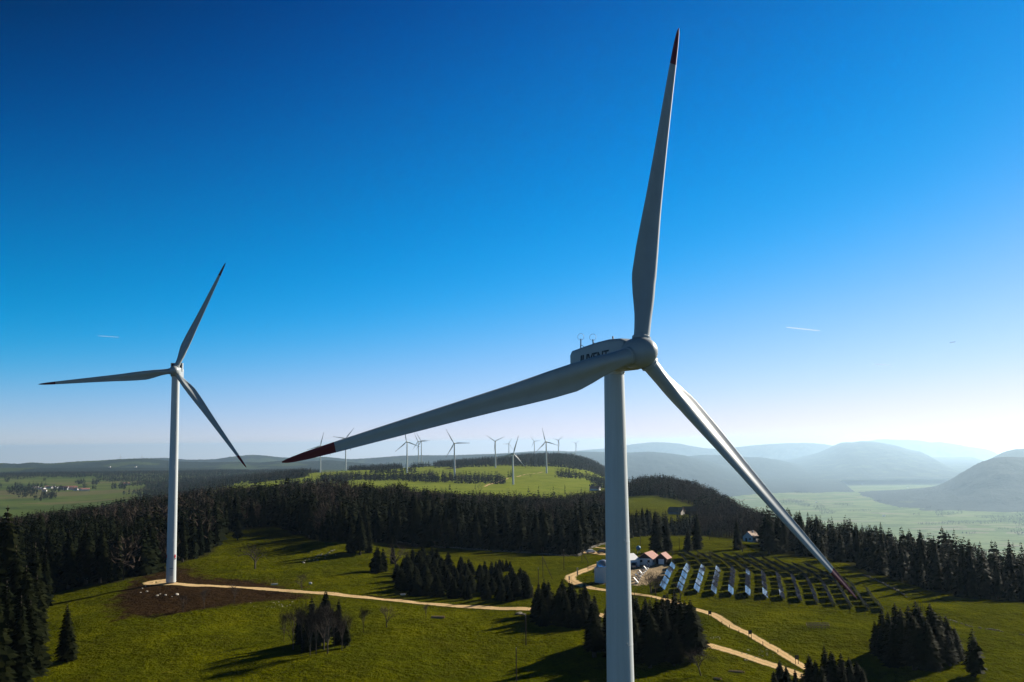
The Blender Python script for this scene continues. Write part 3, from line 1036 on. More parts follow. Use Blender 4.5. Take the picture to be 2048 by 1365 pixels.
def turbines():
    hub = at(1280, 706, 118.0)
    bl = fit_blades(hub, [(1344, 66), (554, 927), (1697, 1197)], 31, 5)
    t = turbine(hub, 31, 5, bl, h1(hub.x, hub.y + 5) - 0.3, 2.02, 1.22, 'huge white wind turbine in front, lettering on its nacelle', None, 'long')
    hub = at(349, 742, 360.0)
    bl = fit_blades(hub, [(452, 528), (79, 770), (493, 936)], 10, 5)
    g = G(340, 1157.5)
    t = turbine(hub, 10, 5, bl, g.z - 0.2, 1.72, 1.38, 'second large white wind turbine standing on a bare earth patch by the forest', None, 'cooler', overhang=3.1)
    # emblem marks and door on the tower foot
    d = Vector((-t.location.x, -t.location.y, 0)).normalized()
    ang = math.atan2(d.y, d.x)
    b = MB()
    def plate(z, da, w, h_, mi, r=1.72):
        a_ = ang + da
        rad = 1.72 + (1.38 - 1.72) * z / 74 + 0.02
        c = Vector((rad * math.cos(a_), rad * math.sin(a_), z))
        b.box(c, (0.05, w, h_), Matrix.Rotation(a_, 3, 'Z'), mi)
    plate(3.4, 0.05, 0.95, 2.3, 0)
    plate(5.0, 0.05, 1.3, 0.18, 1); plate(2.0, 0.05, 1.0, 0.25, 2)
    b.build('tower_door', [M['galv'], M['dark'], M['grey_paint']], t)
    for da in (0.82, -1.25):
        b = MB()
        plate(9.0, da, 0.62, 0.9, 0); plate(8.2, da, 0.75, 0.35, 1); plate(9.6, da, 0.4, 0.35, 0)
        b.build('emblem', [M['lamp_red'], M['letter']], t)
    # the farm of turbines along the far ridge: hub px, tower foot py, depth, blade length, first blade angle (deg), yaw
    far = [
        (1027, 908, 985, 2080, 40, 72, 20, 'nearest turbine of the far ridge, one blade upright'),
        (908, 887, 957, 2250, 37, 120, -8, 'far turbine left of the pasture track, blade pointing right'),
        (1091, 884, 945, 2600, 38, 105, -25, 'far turbine above the right end of the pasture'),
        (990, 883, 934, 2900, 31, 145, -10, 'far turbine with two raised blades in front of dark woods'),
        (813, 884, 942, 2600, 40, 100, -15, 'far turbine beneath the huge left blade, right blade lowered'),
        (641, 892, 941, 3000, 42, 77, 10, 'far turbine half hidden behind the red blade tip'),
        (692, 877, 933, 3000, 40, 52, 15, 'far turbine mostly hidden behind the huge blade'),
        (836, 883, 930, 3500, 35, 117, -15, 'left one of two close far turbines above the woods'),
        (842, 882, 930, 3700, 36, 122, -15, 'right one of two close far turbines above the woods'),
        (1018, 888, 912, 4700, 30, 62, 10, 'tiny pale turbine with a blade pointing left'),
        (1068, 883, 908, 4800, 31, 125, -20, 'tiny pale turbine above the wooded crest'),
        (1117, 881, 908, 4600, 30, 40, 10, 'tiny pale turbine right of the pasture turbine'),
        (1152, 887, 905, 6500, 31, 38, 10, 'faintest tiny turbine over the dark wooded hill'),
        (241, 914, 921, 11500, 36, 95, 0, 'left one of two minute turbines on the blue skyline hill'),
        (284, 914, 920, 11800, 36, 90, 5, 'right one of two minute turbines on the blue skyline hill'),
    ]
    for px, py, fy, D, L, a0, yaw, lab in far:
        hb = at(px, py, D)
        zb = min(at(px, fy, D).z, hb.z - 45)
        if D < 6000:
            zb = min(hb.z - 48, max(h1(hb.x, hb.y), hb.z - 95))
        bl = [(R(a0 + k * 120), L) for k in range(3)]
        turbine(hb, yaw, 4, bl, zb - 1, 2.1 * (1.0 if D < 9000 else 1.3), 1.35, lab, 'wind turbines along the far ridge', 'far', False, 4.2)


turbines()


# ------------------------------------------------------------------ trees: meshes of unit height
def conifer_mesh(seed, whorls, per, kites, slim=0.17, base=0.06, bushy=1.0):
    """spruce crown of hanging frond faces on every whorl; unit height, radius = slim"""
    rg = np.random.default_rng(seed)
    V, F = [], []
    for w in range(whorls):
        t = (w + rg.uniform(-0.3, 0.3)) / whorls
        t = min(max(t, 0), 0.985)
        z = base + (1 - base) * t
        prof = (1 - t) ** 0.72 * (1 - 0.35 * math.exp(-t * 9))
        n = max(4, int(per * (0.45 + 0.55 * (1 - t))))
        a0 = rg.uniform(0, 6.28)
        for k in range(n):
            a = a0 + 6.283 * k / n + rg.uniform(-0.3, 0.3)
            L = slim * prof * rg.uniform(0.62, 1.18) + 0.006
            droop = rg.uniform(0.25, 0.6) * L
            lift = 0.10 * L
            for q in range(kites):
                aa = a + (q - (kites - 1) / 2) * 0.42 + rg.uniform(-0.12, 0.12)
                LL = L * (1.0 if q == (kites - 1) // 2 else rg.uniform(0.6, 0.92))
                s0 = rg.uniform(0.0, 0.25) * LL
                wd = LL * (rg.uniform(0.16, 0.28) if kites > 1 else rg.uniform(0.20, 0.34)) * bushy + 0.004
                roll = rg.uniform(-1.1, 1.1)
                dx, dy = math.cos(aa), math.sin(aa)
                tx, ty = -dy, dx
                cw, sw = math.cos(roll) * wd, math.sin(roll) * wd
                m = 0.55 * LL
                o = len(V)
                V += [(dx * s0, dy * s0, z + lift * 0.3),
                      (dx * m + tx * cw, dy * m + ty * cw, z - droop * 0.3 + sw),
                      (dx * LL, dy * LL, z - droop),
                      (dx * m - tx * cw, dy * m - ty * cw, z - droop * 0.45 - abs(sw) - 0.3 * wd)]
                F.append((o, o + 1, o + 2, o + 3))
    # leader
    o = len(V)
    V += [(0.006, 0, 0.955), (-0.004, 0.005, 0.955), (0, 0, 1.0), (-0.004, -0.005, 0.955)]
    F.append((o, o + 1, o + 2, o + 3))
    return np.array(V), np.array(F)


def trunk_mesh(name, h=1.0, r0=0.016, r1=0.002, n=7, lean=0.0):
    b = MB()
    rings = []
    for i in range(6):
        t = i / 5
        r = (r0 * (1 - t) + r1 * t) * (1.5 if i == 0 else 1)
        rings.append([Vector((r * math.cos(6.283 * k / n) + lean * t * t, r * math.sin(6.283 * k / n), h * t)) for k in range(n)])
    b.loft(rings)
    return b.mesh(name, M['bark'], 'all')


def bare_mesh(seed, depth=4, spread=0.5, first=0.28, twigs=5, lean=0.0, round_=0.5):
    """leafless broadleaf: trunk + limbs (tubes) and a haze of fine twigs; unit height"""
    rg = np.random.default_rng(seed)
    T = MB()
    W = []

    def limb(p, d, L, r, lev):
        q = p + d * L
        T.tube(p, q, r, r * 0.66, 5 if lev > 1 else 7, caps=False)
        if lev >= depth:
            for _ in range(twigs):
                e = (d + Vector(rg.normal(0, 0.55, 3)) + Vector((0, 0, 0.18))).normalized()
                s = p + d * L * rg.uniform(0.2, 1.0)
                l = L * rg.uniform(0.7, 1.5)
                W.append((s, s + e * l * 0.55 + Vector(rg.normal(0, 0.02, 3)), s + e * l))
            return
        nb = 3 if lev == 0 else int(rg.integers(2, 4))
        if lev == 0: nb = 5
        for k in range(nb):
            az = 6.283 * (k + rg.uniform(-0.2, 0.2)) / nb
            sp = spread * rg.uniform(0.6, 1.35)
            if lev == 0 and k == 0: sp *= 0.25
            t1 = d.orthogonal().normalized()
            t2 = d.cross(t1)
            e = (d * math.cos(sp) + (t1 * math.cos(az) + t2 * math.sin(az)) * math.sin(sp) + Vector((0, 0, 0.12))).normalized()
            st = p + d * L * (rg.uniform(0.55, 1.0) if lev == 0 else rg.uniform(0.65, 1.0))
            limb(st, e, L * rg.uniform(0.62, 0.86) * (0.95 if lev == 0 else 1), r * 0.56, lev + 1)
    d0 = Vector((lean, 0.0, 1)).normalized()
    limb(Vector((0, 0, -0.01)), d0, first, 0.017 + 0.004 * round_, 0)
    zt = max(max(v[2] for v in T.v), max(w[2].z for w in W))
    sc = 1.0 / zt
    T.v = [(x * sc, y * sc, z * sc) for x, y, z in T.v]
    V, F = [], []
    for a, m, c in W:
        a, m, c = a * sc, m * sc, c * sc
        d = (c - a).normalized()
        s = d.orthogonal().normalized() * 0.0022
        s2 = d.cross(s)
        o = len(V)
        V += [a + s, a - s, m - s * 0.7, m + s * 0.7, c]
        F += [(o, o + 1, o + 2, o + 3), (o + 3, o + 2, o + 4, o + 4)]
        # a spray of side shoots
        for q in range(3):
            u = rg.uniform(0.3, 0.95)
            b0 = a.lerp(m, u) if u < .5 else m.lerp(c, u)
            e = (d * 0.7 + Vector(rg.normal(0, 0.6, 3))).normalized() * 0.05 * rg.uniform(0.6, 1.4)
            k = e.orthogonal().normalized() * 0.0013
            o = len(V)
            V += [b0 + k, b0 - k, b0 + e]
            F += [(o, o + 1, o + 2, o + 2)]
    V = np.array([tuple(v) for v in V])
    return T, V, F


def poly_mesh(name, V, F, mat):
    me = bpy.data.meshes.new(name)
    me.from_pydata([tuple(v) for v in V], [], [tuple(dict.fromkeys(f)) for f in F])
    me.materials.append(mat)
    me.update()
    return me


CROWN = []
for i, (sl, wh, pe) in enumerate([(0.16, 36, 16), (0.19, 33, 17), (0.145, 38, 15), (0.21, 32, 17), (0.175, 35, 16), (0.15, 34, 15)]):
    v, f = conifer_mesh(40 + i, wh, pe, 3, sl, (0.05, 0.16)[i % 2])
    CROWN.append(big_mesh('crown', v, f, [M['needle']]))
YOUNG = []
for i, sl in enumerate((0.24, 0.27, 0.22, 0.29)):
    v, f = conifer_mesh(60 + i, 26, 15, 3, sl, base=0.03, bushy=1.1)
    YOUNG.append(big_mesh('crown', v, f, [M['needle']]))
PINE = []
for i in range(2):
    v, f = conifer_mesh(70 + i, 17, 10, 3, 0.24, base=0.16, bushy=1.5)
    PINE.append(big_mesh('crown', v, f, [M['needle']]))
TRUNK = trunk_mesh('trunk')
TRUNK2 = trunk_mesh('trunk', 0.97, 0.022)
BARE = []
for i, kw in enumerate([dict(spread=0.55), dict(spread=0.36, first=0.46), dict(spread=0.7, first=0.24), dict(spread=0.6, first=0.3, lean=0.25)]):
    T, v, f = bare_mesh(90 + i, **kw)
    BARE.append((T.mesh('trunk', M['bark'], 'all'), poly_mesh('crown', v, f, M['twig'])))
BUSH = []
for i in range(2):
    T, v, f = bare_mesh(110 + i, depth=3, spread=0.8, first=0.16, twigs=12)
    BUSH.append((T.mesh('stem', M['bark'], 'all'), poly_mesh('crown', v, f, M['bud'])))

N_CON = 0
SHOWN = []                                                     # ground footprints of single trees, so that the wood keeps clear of them


def conifer(p, h, label, group=None, kind='spruce', wide=1.0, sink=0.15):
    global N_CON
    N_CON += 1
    pool = {'spruce': CROWN, 'young': YOUNG, 'pine': PINE}[kind]
    t = thing('pine_tree' if kind == 'pine' else 'spruce_tree', label, 'conifer', (p[0], p[1], h1(p[0], p[1]) - sink), random.uniform(0, 6.28), group)
    w = h * wide * random.uniform(0.88, 1.14)
    t.scale = (w, w, h)
    t.rotation_euler[0] = random.uniform(-0.025, 0.025)
    t.rotation_euler[1] = random.uniform(-0.025, 0.025)
    link('crown', random.choice(pool), t)
    link('trunk', TRUNK2 if kind == 'pine' else TRUNK, t)
    SHOWN.append((p[0], p[1]))
    return t


def bare(p, h, label, group=None, var=0, wide=1.0, rz=None):
    t = thing('bare_tree', label, 'tree', (p[0], p[1], h1(p[0], p[1]) - 0.05), random.uniform(0, 6.28) if rz is None else rz, group)
    t.scale = (h * wide, h * wide, h)
    tm, cm = BARE[var % 4]
    link('trunk', tm, t)
    link('crown', cm, t)
    return t


def bush(p, h, label, group=None, wide=1.3):
    t = thing('bush', label, 'bush', (p[0], p[1], h1(p[0], p[1]) - 0.05), random.uniform(0, 6.28), group)
    t.scale = (h * wide, h * wide, h)
    sm, cm = random.choice(BUSH)
    link('stem', sm, t)
    link('crown', cm, t)
    return t


def hgt(px, top, base):
    """metres of something standing at ground point (px, base) whose top shows at py = top"""
    g = G(px, base)
    return g, at(px, top, g.y).z - g.z


def scatter(poly, n, dmin, tries=4000):
    g = [tuple(G(x, y).xy) for x, y in poly]
    xs, ys = [q[0] for q in g], [q[1] for q in g]
    out = []
    for _ in range(tries):
        x, y = random.uniform(min(xs), max(xs)), random.uniform(min(ys), max(ys))
        if not in_poly(np.array([x]), np.array([y]), g)[0]: continue
        if any((x - a) ** 2 + (y - b) ** 2 < dmin * dmin for a, b in out): continue
        out.append((x, y))
        if len(out) >= n: break
    return out


def single_trees():
    # dark spruces on the left edge
    lab = 'tall dark spruce in the shaded clump at the lower left corner'
    for px, top, base in [(4, 1010, 1260), (-28, 1040, 1300), (28, 1090, 1290), (62, 1085, 1240), (46, 1130, 1330), (10, 1160, 1400), (-16, 1180, 1420), (70, 1150, 1290), (34, 1190, 1400), (88, 1100, 1215), (-45, 1120, 1380), (58, 1200, 1365)]:
        g, h = hgt(px, top, base)
        conifer(g, h, lab, 'spruces in the lower left corner', wide=1.45)
    g, h = hgt(133, 1208, 1322)
    conifer(g, h, 'lone bushy spruce beside the shaded clump at the lower left', wide=1.55)
    # mixed grove in the lower middle left
    lab = 'dark spruce inside the mixed grove below the gravel track'
    for px, top, base in [(598, 1212, 1288), (622, 1192, 1300), (641, 1204, 1292), (650, 1178, 1282), (612, 1225, 1305), (676, 1196, 1290), (690, 1235, 1296)]:
        g, h = hgt(px, top, base)
        conifer(g, h, lab, 'spruces of the mixed grove', wide=1.25)
    lab = 'leafless grey tree in the mixed grove below the gravel track'
    for i, (px, top, base) in enumerate([(568, 1215, 1283), (586, 1205, 1300), (604, 1198, 1306), (632, 1195, 1310), (655, 1200, 1308), (668, 1205, 1294), (684, 1215, 1302), (648, 1188, 1300), (620, 1210, 1312), (696, 1225, 1288)]):
        g, h = hgt(px, top, base)
        bare(g, h, lab, 'leafless trees of the mixed grove', (1, 0, 1)[i % 3], 0.7)
    # plantation of young spruces
    lab = 'young spruce in the dense plantation above the gravel track'
    poly = [(786, 1186), (800, 1150), (832, 1128), (870, 1130), (930, 1140), (985, 1152), (1050, 1172), (1063, 1200), (1062, 1211), (1000, 1204), (930, 1200), (860, 1196)]
    for x, y in scatter(poly, 104, 2.9):
        px, _ = project([(x, y, 0)])
        conifer((x, y), random.uniform(4.4, 7.2) + (1.2 if px[0] < 900 else 0), lab, 'young spruces of the plantation', 'young', 1.7)
    # clump left of the big tower
    lab = 'dark young spruce in the dense clump just left of the big white tower'
    for x, y in scatter([(1070, 1228), (1130, 1222), (1190, 1238), (1194, 1252), (1150, 1256), (1080, 1252)], 32, 2.0):
        conifer((x, y), random.uniform(7.5, 10.5), lab, 'spruces left of the big tower', 'young', 1.2)
    g, h = hgt(1083, 1176, 1240); conifer(g, h, 'thin-topped spruce at the left end of the clump by the tower', wide=1.1)
    g, h = hgt(1195, 1211, 1247); conifer(g, h, 'small slim spruce alone between the clump and the big tower', None, 'young', 0.7)
    # clump right of the big tower
    lab = 'dark spruce in the dense clump just right of the big white tower'
    for x, y in scatter([(1180, 1290), (1250, 1276), (1340, 1280), (1388, 1300), (1392, 1322), (1350, 1334), (1270, 1338), (1190, 1330)], 42, 2.4):
        conifer((x, y), random.uniform(8.5, 14.0), lab, 'spruces right of the big tower', 'spruce', 1.6)
    # lower right clump
    lab = 'dark spruce in the clump at the bottom edge on the right'
    for px, top, base in [(1560, 1318, 1382), (1574, 1330, 1390), (1592, 1336, 1395), (1620, 1306, 1392), (1634, 1318, 1400), (1652, 1290, 1395), (1668, 1300, 1402), (1684, 1304, 1398), (1700, 1312, 1404), (1716, 1322, 1398), (1728, 1335, 1400), (1644, 1330, 1420), (1604, 1345, 1420), (1690, 1340, 1420), (1548, 1340, 1400)]:
        g, h = hgt(px, top, base)
        conifer(g, h, lab, 'spruces at the lower right edge', 'spruce', 1.75)
    # big clump on the right meadow
    lab = 'tall dark spruce in the big clump on the right meadow'
    for px, top, base in [(1752, 1240, 1308), (1766, 1215, 1306), (1780, 1222, 1326), (1794, 1204, 1312), (1806, 1214, 1330), (1820, 1208, 1316), (1836, 1200, 1320), (1846, 1212, 1334), (1862, 1204, 1322), (1872, 1216, 1332), (1884, 1226, 1318), (1897, 1230, 1322), (1910, 1252, 1318), (1900, 1262, 1332), (1758, 1262, 1318), (1830, 1230, 1340), (1786, 1244, 1332), (1858, 1238, 1340), (1916, 1270, 1326)]:
        g, h = hgt(px, top, base)
        conifer(g, h, lab, 'spruces of the big clump on the right', 'spruce', 1.95)
    g, h = hgt(1949, 1254, 1353)
    conifer(g, h, 'lone dark pine with a bare lower trunk right of the big clump', None, 'pine', 1.35)
    # small groups around the meadow
    for px, top, base, lb, kd, w in [
        (475, 1036, 1081, 'single dark spruce standing just in front of the left wood', 'spruce', 1.4),
        (702, 1028, 1106, 'tall spruce leftmost of three in front of the rocky knoll', 'spruce', 1.1),
        (720, 1022, 1110, 'tallest of three spruces in front of the rocky knoll', 'spruce', 1.1),
        (737, 1044, 1106, 'spruce rightmost of three in front of the rocky knoll', 'spruce', 1.2),
        (754, 1091, 1146, 'round dark spruce left of the bush beside the plantation', 'young', 1.25),
        (766, 1094, 1143, 'dark spruce tucked beside the leafless tree by the plantation', 'young', 1.1),
        (786, 1078, 1128, 'slender spruce behind the leafless tree by the plantation', 'spruce', 1.0),
        (1164, 1006, 1103, 'tall rounded spruce at the end of the wood above the white car', 'spruce', 1.5),
        (1186, 1012, 1090, 'broad spruce on a short trunk behind the parked cars', 'spruce', 1.7),
        (1312, 1022, 1112, 'tall dark spruce leftmost behind the red roofed hut', 'spruce', 1.35),
        (1333, 1030, 1102, 'tall dark spruce right behind the red roofed hut', 'spruce', 1.4),
        (1376, 1058, 1107, 'broad spruce standing behind the solar rows', 'spruce', 1.9),
        (1394, 1022, 1099, 'tall spruce right of the broad one behind the solar rows', 'spruce', 1.35),
        (1475, 1034, 1100, 'pointed dark spruce left of the brown roofed house', 'spruce', 1.5),
        (1538, 1030, 1108, 'dark spruce just right of the brown roofed house', 'spruce', 1.5),
    ]:
        g, h = hgt(px, top, base)
        conifer(g, h, lb, None, kd, w)
    lab = 'little dark spruce of the tight cluster on the meadow below the wood'
    for px, top, base in [(992, 1120, 1140), (999, 1116, 1141), (1006, 1118, 1142), (1013, 1117, 1142), (1020, 1121, 1142), (1003, 1122, 1144)]:
        g, h = hgt(px, top, base)
        conifer(g, h, lab, 'little spruces on the meadow', 'young', 1.3)
    # leafless single trees
    for i, (px, top, base, lb, w, v) in enumerate([
        (510, 1083, 1138, 'big round leafless tree above the bare earth patch', 1.15, 2),
        (469, 1164, 1207, 'leafless tree on dark soil just below the gravel track', 1.0, 1),
        (408, 1170, 1218, 'leafless tree on dark soil, middle of three there', 0.9, 1),
        (366, 1184, 1224, 'faint leafless tree leftmost on the dark soil', 0.9, 0),
        (603, 1142, 1180, 'small leafless tree standing above the gravel track', 1.0, 0),
        (727, 1209, 1265, 'slim leafless tree right of the mixed grove', 0.8, 1),
        (773, 1205, 1255, 'leafless tree on the open meadow farther right of the grove', 1.05, 0),
        (852, 1203, 1237, 'thin young leafless tree below the plantation', 0.8, 1),
        (791, 1083, 1140, 'brownish leafless tree between spruces by the plantation', 1.1, 2),
        (1302, 1141, 1187, 'round leafless tree left of two in front of the solar field', 1.2, 2),
        (1311, 1146, 1192, 'leafless tree right of two in front of the solar field', 1.1, 0),
        (1361, 1160, 1200, 'leafless tree standing before the second solar row', 1.0, 0),
        (1402, 1288, 1352, 'gnarled leaning leafless tree beside the lower gravel track', 1.2, 3),
    ]):
        g, h = hgt(px, top, base)
        bare(g, h, lb, None, v, w)
    for px, top, base, lb, w in [
        (1420, 1099, 1117, 'round leafless bush behind the back solar rows', 1.7),
        (1397, 1104, 1116, 'low leafless bush left of the round bush behind the solar rows', 1.3),
        (1485, 1084, 1104, 'brown bush at the foot of the pointed spruce by the house', 1.5),
        (1345, 1096, 1112, 'small brown bush behind the hut annex', 1.3),
        (1196, 1083, 1094, 'small bush at the bend of the stone wall', 1.2),
    ]:
        g, h = hgt(px, top, base)
        bush(g, h, lb, None, w)
    # first rows of the woods: individual trees along the meadow edge
    zones = [
        (100, 545, 17, 'dark spruce in the front row of the left wood', 'spruces along the edge of the left wood', (15, 23)),
        (560, 760, 9, 'dark spruce on the rocky knoll at the edge of the wood', 'spruces on the rocky knoll', (12, 19)),
        (765, 1165, 17, 'tall spruce in the front row of the middle wood above the stone wall', 'spruces along the edge of the middle wood', (18, 27)),
        (1245, 1310, 7, 'dark spruce of the loose wood behind the huts', 'spruces behind the huts', (14, 21)),
        (1548, 2050, 22, 'dark spruce in the front row of the right wood', 'spruces along the edge of the right wood', (12, 20)),
    ]
    for a, b, n, lb, gr, (h0, h1_) in zones:
        for k in range(n):
            px = a + (b - a) * (k + random.uniform(0.1, 0.9)) / n
            ang = math.atan((px - CX) / FPX)
            r = float(np.interp(ang, _ea, _ed)) + random.choice([2, 3, 5, 9, 13]) + random.uniform(0, 3)
            conifer((r * math.sin(ang), r * math.cos(ang)), random.uniform(h0, h1_), lb, gr, 'spruce', random.uniform(0.95, 1.3))


single_trees()


# ------------------------------------------------------------------ woods beyond the single trees (too many to count)
def lod_crown(seed, whorls, per, slim):
    v, f = conifer_mesh(seed, whorls, per, 1, slim, 0.04, 1.5 if whorls > 20 else 1.9)
    return v, f


def lod_bare(seed, n):
    rg = np.random.default_rng(seed)
    V, F = [], []
    for i in range(n):
        q = rg.normal(size=3); q /= np.linalg.norm(q)
        q = q * rg.uniform(0.25, 1.0) ** 0.5
        c = np.array([q[0] * 0.25, q[1] * 0.25, 0.63 + 0.36 * q[2]])
        d = np.array([q[0] * 0.5, q[1] * 0.5, 0.5 + 0.3 * q[2]]) + rg.normal(0, 0.35, 3)
        d /= np.linalg.norm(d)
        k = np.cross(d, rg.normal(size=3)); k /= np.linalg.norm(k); k *= 0.007
        a = c - d * rg.uniform(0.06, 0.16)
        o = len(V)
        V += [a + k, a - k, c - k * 0.3, c + k * 0.3]
        F.append((o, o + 1, o + 2, o + 3))
    for k in range(3):
        a = 2.1 * k
        o = len(V)
        V += [np.array([0.013 * math.cos(a), 0.013 * math.sin(a), 0]), np.array([0.013 * math.cos(a + 2.1), 0.013 * math.sin(a + 2.1), 0]), np.array([0.004, 0, 0.7]), np.array([-0.004, 0.003, 0.7])]
        F.append((o, o + 1, o + 2, o + 3))
    return np.array(V), np.array(F)


def spread(variants, pts, hs, ws, rgn):
    """one mesh of many trees"""
    VV, FF = [], []
    off = 0
    vi = rgn.integers(0, len(variants), len(pts))
    for k, (v, f) in enumerate(variants):
        idx = np.where(vi == k)[0]
        if not len(idx): continue
        a = rgn.uniform(0, 6.283, len(idx))
        c, s = np.cos(a)[:, None], np.sin(a)[:, None]
        h, w = hs[idx][:, None], (hs * ws)[idx][:, None]
        X = (v[None, :, 0] * c - v[None, :, 1] * s) * w + pts[idx, 0][:, None]
        Y = (v[None, :, 0] * s + v[None, :, 1] * c) * w + pts[idx, 1][:, None]
        Z = v[None, :, 2] * h + pts[idx, 2][:, None]
        VV.append(np.stack([X, Y, Z], -1).reshape(-1, 3))
        FF.append((f[None] + (np.arange(len(idx)) * len(v))[:, None, None] + off).reshape(-1, f.shape[1]))
        off += len(idx) * len(v)
    return np.vstack(VV), np.vstack(FF)


def grid_pts(r0, r1, step, a0=-0.72, a1=0.72):
    out = []
    r = r0
    while r < r1:
        st = step * (1 + 0.0 * r)
        n = int((a1 - a0) * r / st)
        a = a0 + (np.arange(n) + rng.uniform(-0.45, 0.45, n)) * st / r
        rr = r + rng.uniform(-0.45, 0.45, n) * st
        out.append(np.stack([rr * np.sin(a), rr * np.cos(a)], -1))
        r += st
    return np.vstack(out)


def groves_far(x, y):
    """woods and groves on the far pasture ridge and beyond"""
    px = colpx(x, y)
    D = y
    w1, w2 = wob(x, y, 260, 14), wob(x, y, 110, 15)
    def blk(p0, p1, d0, d1, s=0.25):
        e = 60 * s * (w1 + w2)
        return (px > p0 + 0.4 * e) & (px < p1 + 0.4 * e) & (D > d0 + 2.5 * e) & (D < d1 + 2.5 * e)
    m = blk(500, 612, 2450, 2750)
    m |= blk(640, 865, 2120, 2330) | blk(850, 1003, 2060, 2290)
    m |= blk(560, 700, 2020, 2100) | blk(740, 830, 2640, 2720)
    m |= blk(1010, 1060, 2330, 2400) & (w2 > 0)
    m |= blk(560, 660, 1750, 1900) & (w2 > -0.1)
    m |= blk(702, 800, 3020, 3500)
    m |= blk(872, 1110, 3080, 3900)
    m |= blk(818, 880, 3250, 3400) & (w2 > -0.2)
    m |= blk(1035, 1260, 3060, 5200)
    m |= blk(1104, 1250, 2350, 2560) & (w2 > -0.25)
    m |= blk(1180, 1262, 2050, 2500) & (w2 > -0.1)
    m |= blk(400, 640, 1500, 1720) & (w1 > -0.15)
    m |= blk(930, 985, 2130, 2230) & (w2 > 0.05)
    return m


def valley_woods(x, y):
    px, py = project(np.stack([x, y, H(x, y)], -1))
    m = np.zeros(len(x), bool)
    for cx_, cy_, rx, ry in [(45, 984, 33, 8), (66, 979, 12, 5), (14, 963, 6, 3), (41, 973, 5, 3), (116, 981, 17, 4), (98, 993, 15, 6), (161, 965, 11, 4), (192, 966, 9, 5), (228, 974, 6, 5), (245, 974, 8, 5), (188, 977, 5, 3), (47, 995, 14, 2.2),
                              (72, 998, 4, 4), (82, 1000, 5, 4), (88, 962, 4, 2), (1, 972, 4, 4), (30, 972, 1.5, 3), (35, 973, 1.5, 3), (58, 973, 1.5, 4), (80, 973, 16, 1.6), (170, 974, 4, 3),
                              (45, 952, 34, 7), (10, 948, 18, 6), (130, 951, 70, 5), (20, 955, 20, 4), (75, 946, 60, 3), (250, 955, 60, 10), (330, 955, 95, 11), (430, 952, 90, 12), (560, 950, 60, 10), (200, 944, 120, 3.5), (300, 968, 30, 4), (350, 970, 60, 8), (420, 965, 70, 8)]:
        m |= ((px - cx_) / rx) ** 2 + ((py - cy_) / ry) ** 2 < 1 + 0.5 * wob(x, y, 120, 16)
    m |= (y > 2200) & (y < 6200) & (px > 285 + 55 * wob(x, y, 420, 24) + 25 * wob(x, y, 130, 25)) & (px < 640) & (py > 940) & (H(x, y) < -52)
    return m


def right_valley_woods(x, y):
    px, py = project(np.stack([x, y, H(x, y)], -1))
    w = wob(x, y, 300, 17)
    m = np.zeros(len(x), bool)
    for cx_, cy_, rx, ry in [(1880, 1027, 10, 7), (1900, 1028, 16, 3), (1920, 1024, 5, 5), (1960, 1046, 40, 2.2), (1920, 1045, 40, 2.5), (1880, 1049, 40, 1.6), (2010, 1042, 30, 4), (1990, 1035, 40, 2), (1832, 1030, 8, 1.5), (2005, 1059, 14, 1.6), (1940, 1067, 20, 1.6), (2036, 1062, 16, 8), (2046, 1040, 22, 14),
                              (1790, 1005, 25, 3), (1840, 1002, 14, 4), (1760, 1004, 10, 2), (1860, 1012, 20, 5), (1690, 1010, 20, 2), (1585, 1005, 30, 5), (1610, 1011, 14, 3), (1640, 1016, 12, 5), (1655, 1025, 16, 5), (1660, 978, 40, 1.5), (1700, 982, 40, 1.5), (1600, 985, 20, 2), (1720, 1022, 20, 1.2)]:
        m |= ((px - cx_) / rx) ** 2 + ((py - cy_) / ry) ** 2 < 1 + 0.9 * w
    return m


def cull(pts, hs):
    """drop trees wholly hidden behind nearer ones and the ground, with a generous margin"""
    o = np.argsort(pts[:, 1])
    col_ = np.clip(((colpx(pts[:, 0], pts[:, 1]) + 400) / 6).astype(int), 0, 499)
    mx = np.full(500, -9.0)
    keep = np.zeros(len(pts), bool)
    for i in o:
        c = col_[i]
        y = pts[i, 1]
        s_top = (pts[i, 2] + hs[i] + 9 - CAM_Z) / y
        lo = max(c - 1, 0)
        if s_top > mx[lo:c + 2].min():
            keep[i] = True
        s = (pts[i, 2] + 0.6 * hs[i] - CAM_Z) / y
        if s > mx[c]: mx[c] = s
    return keep


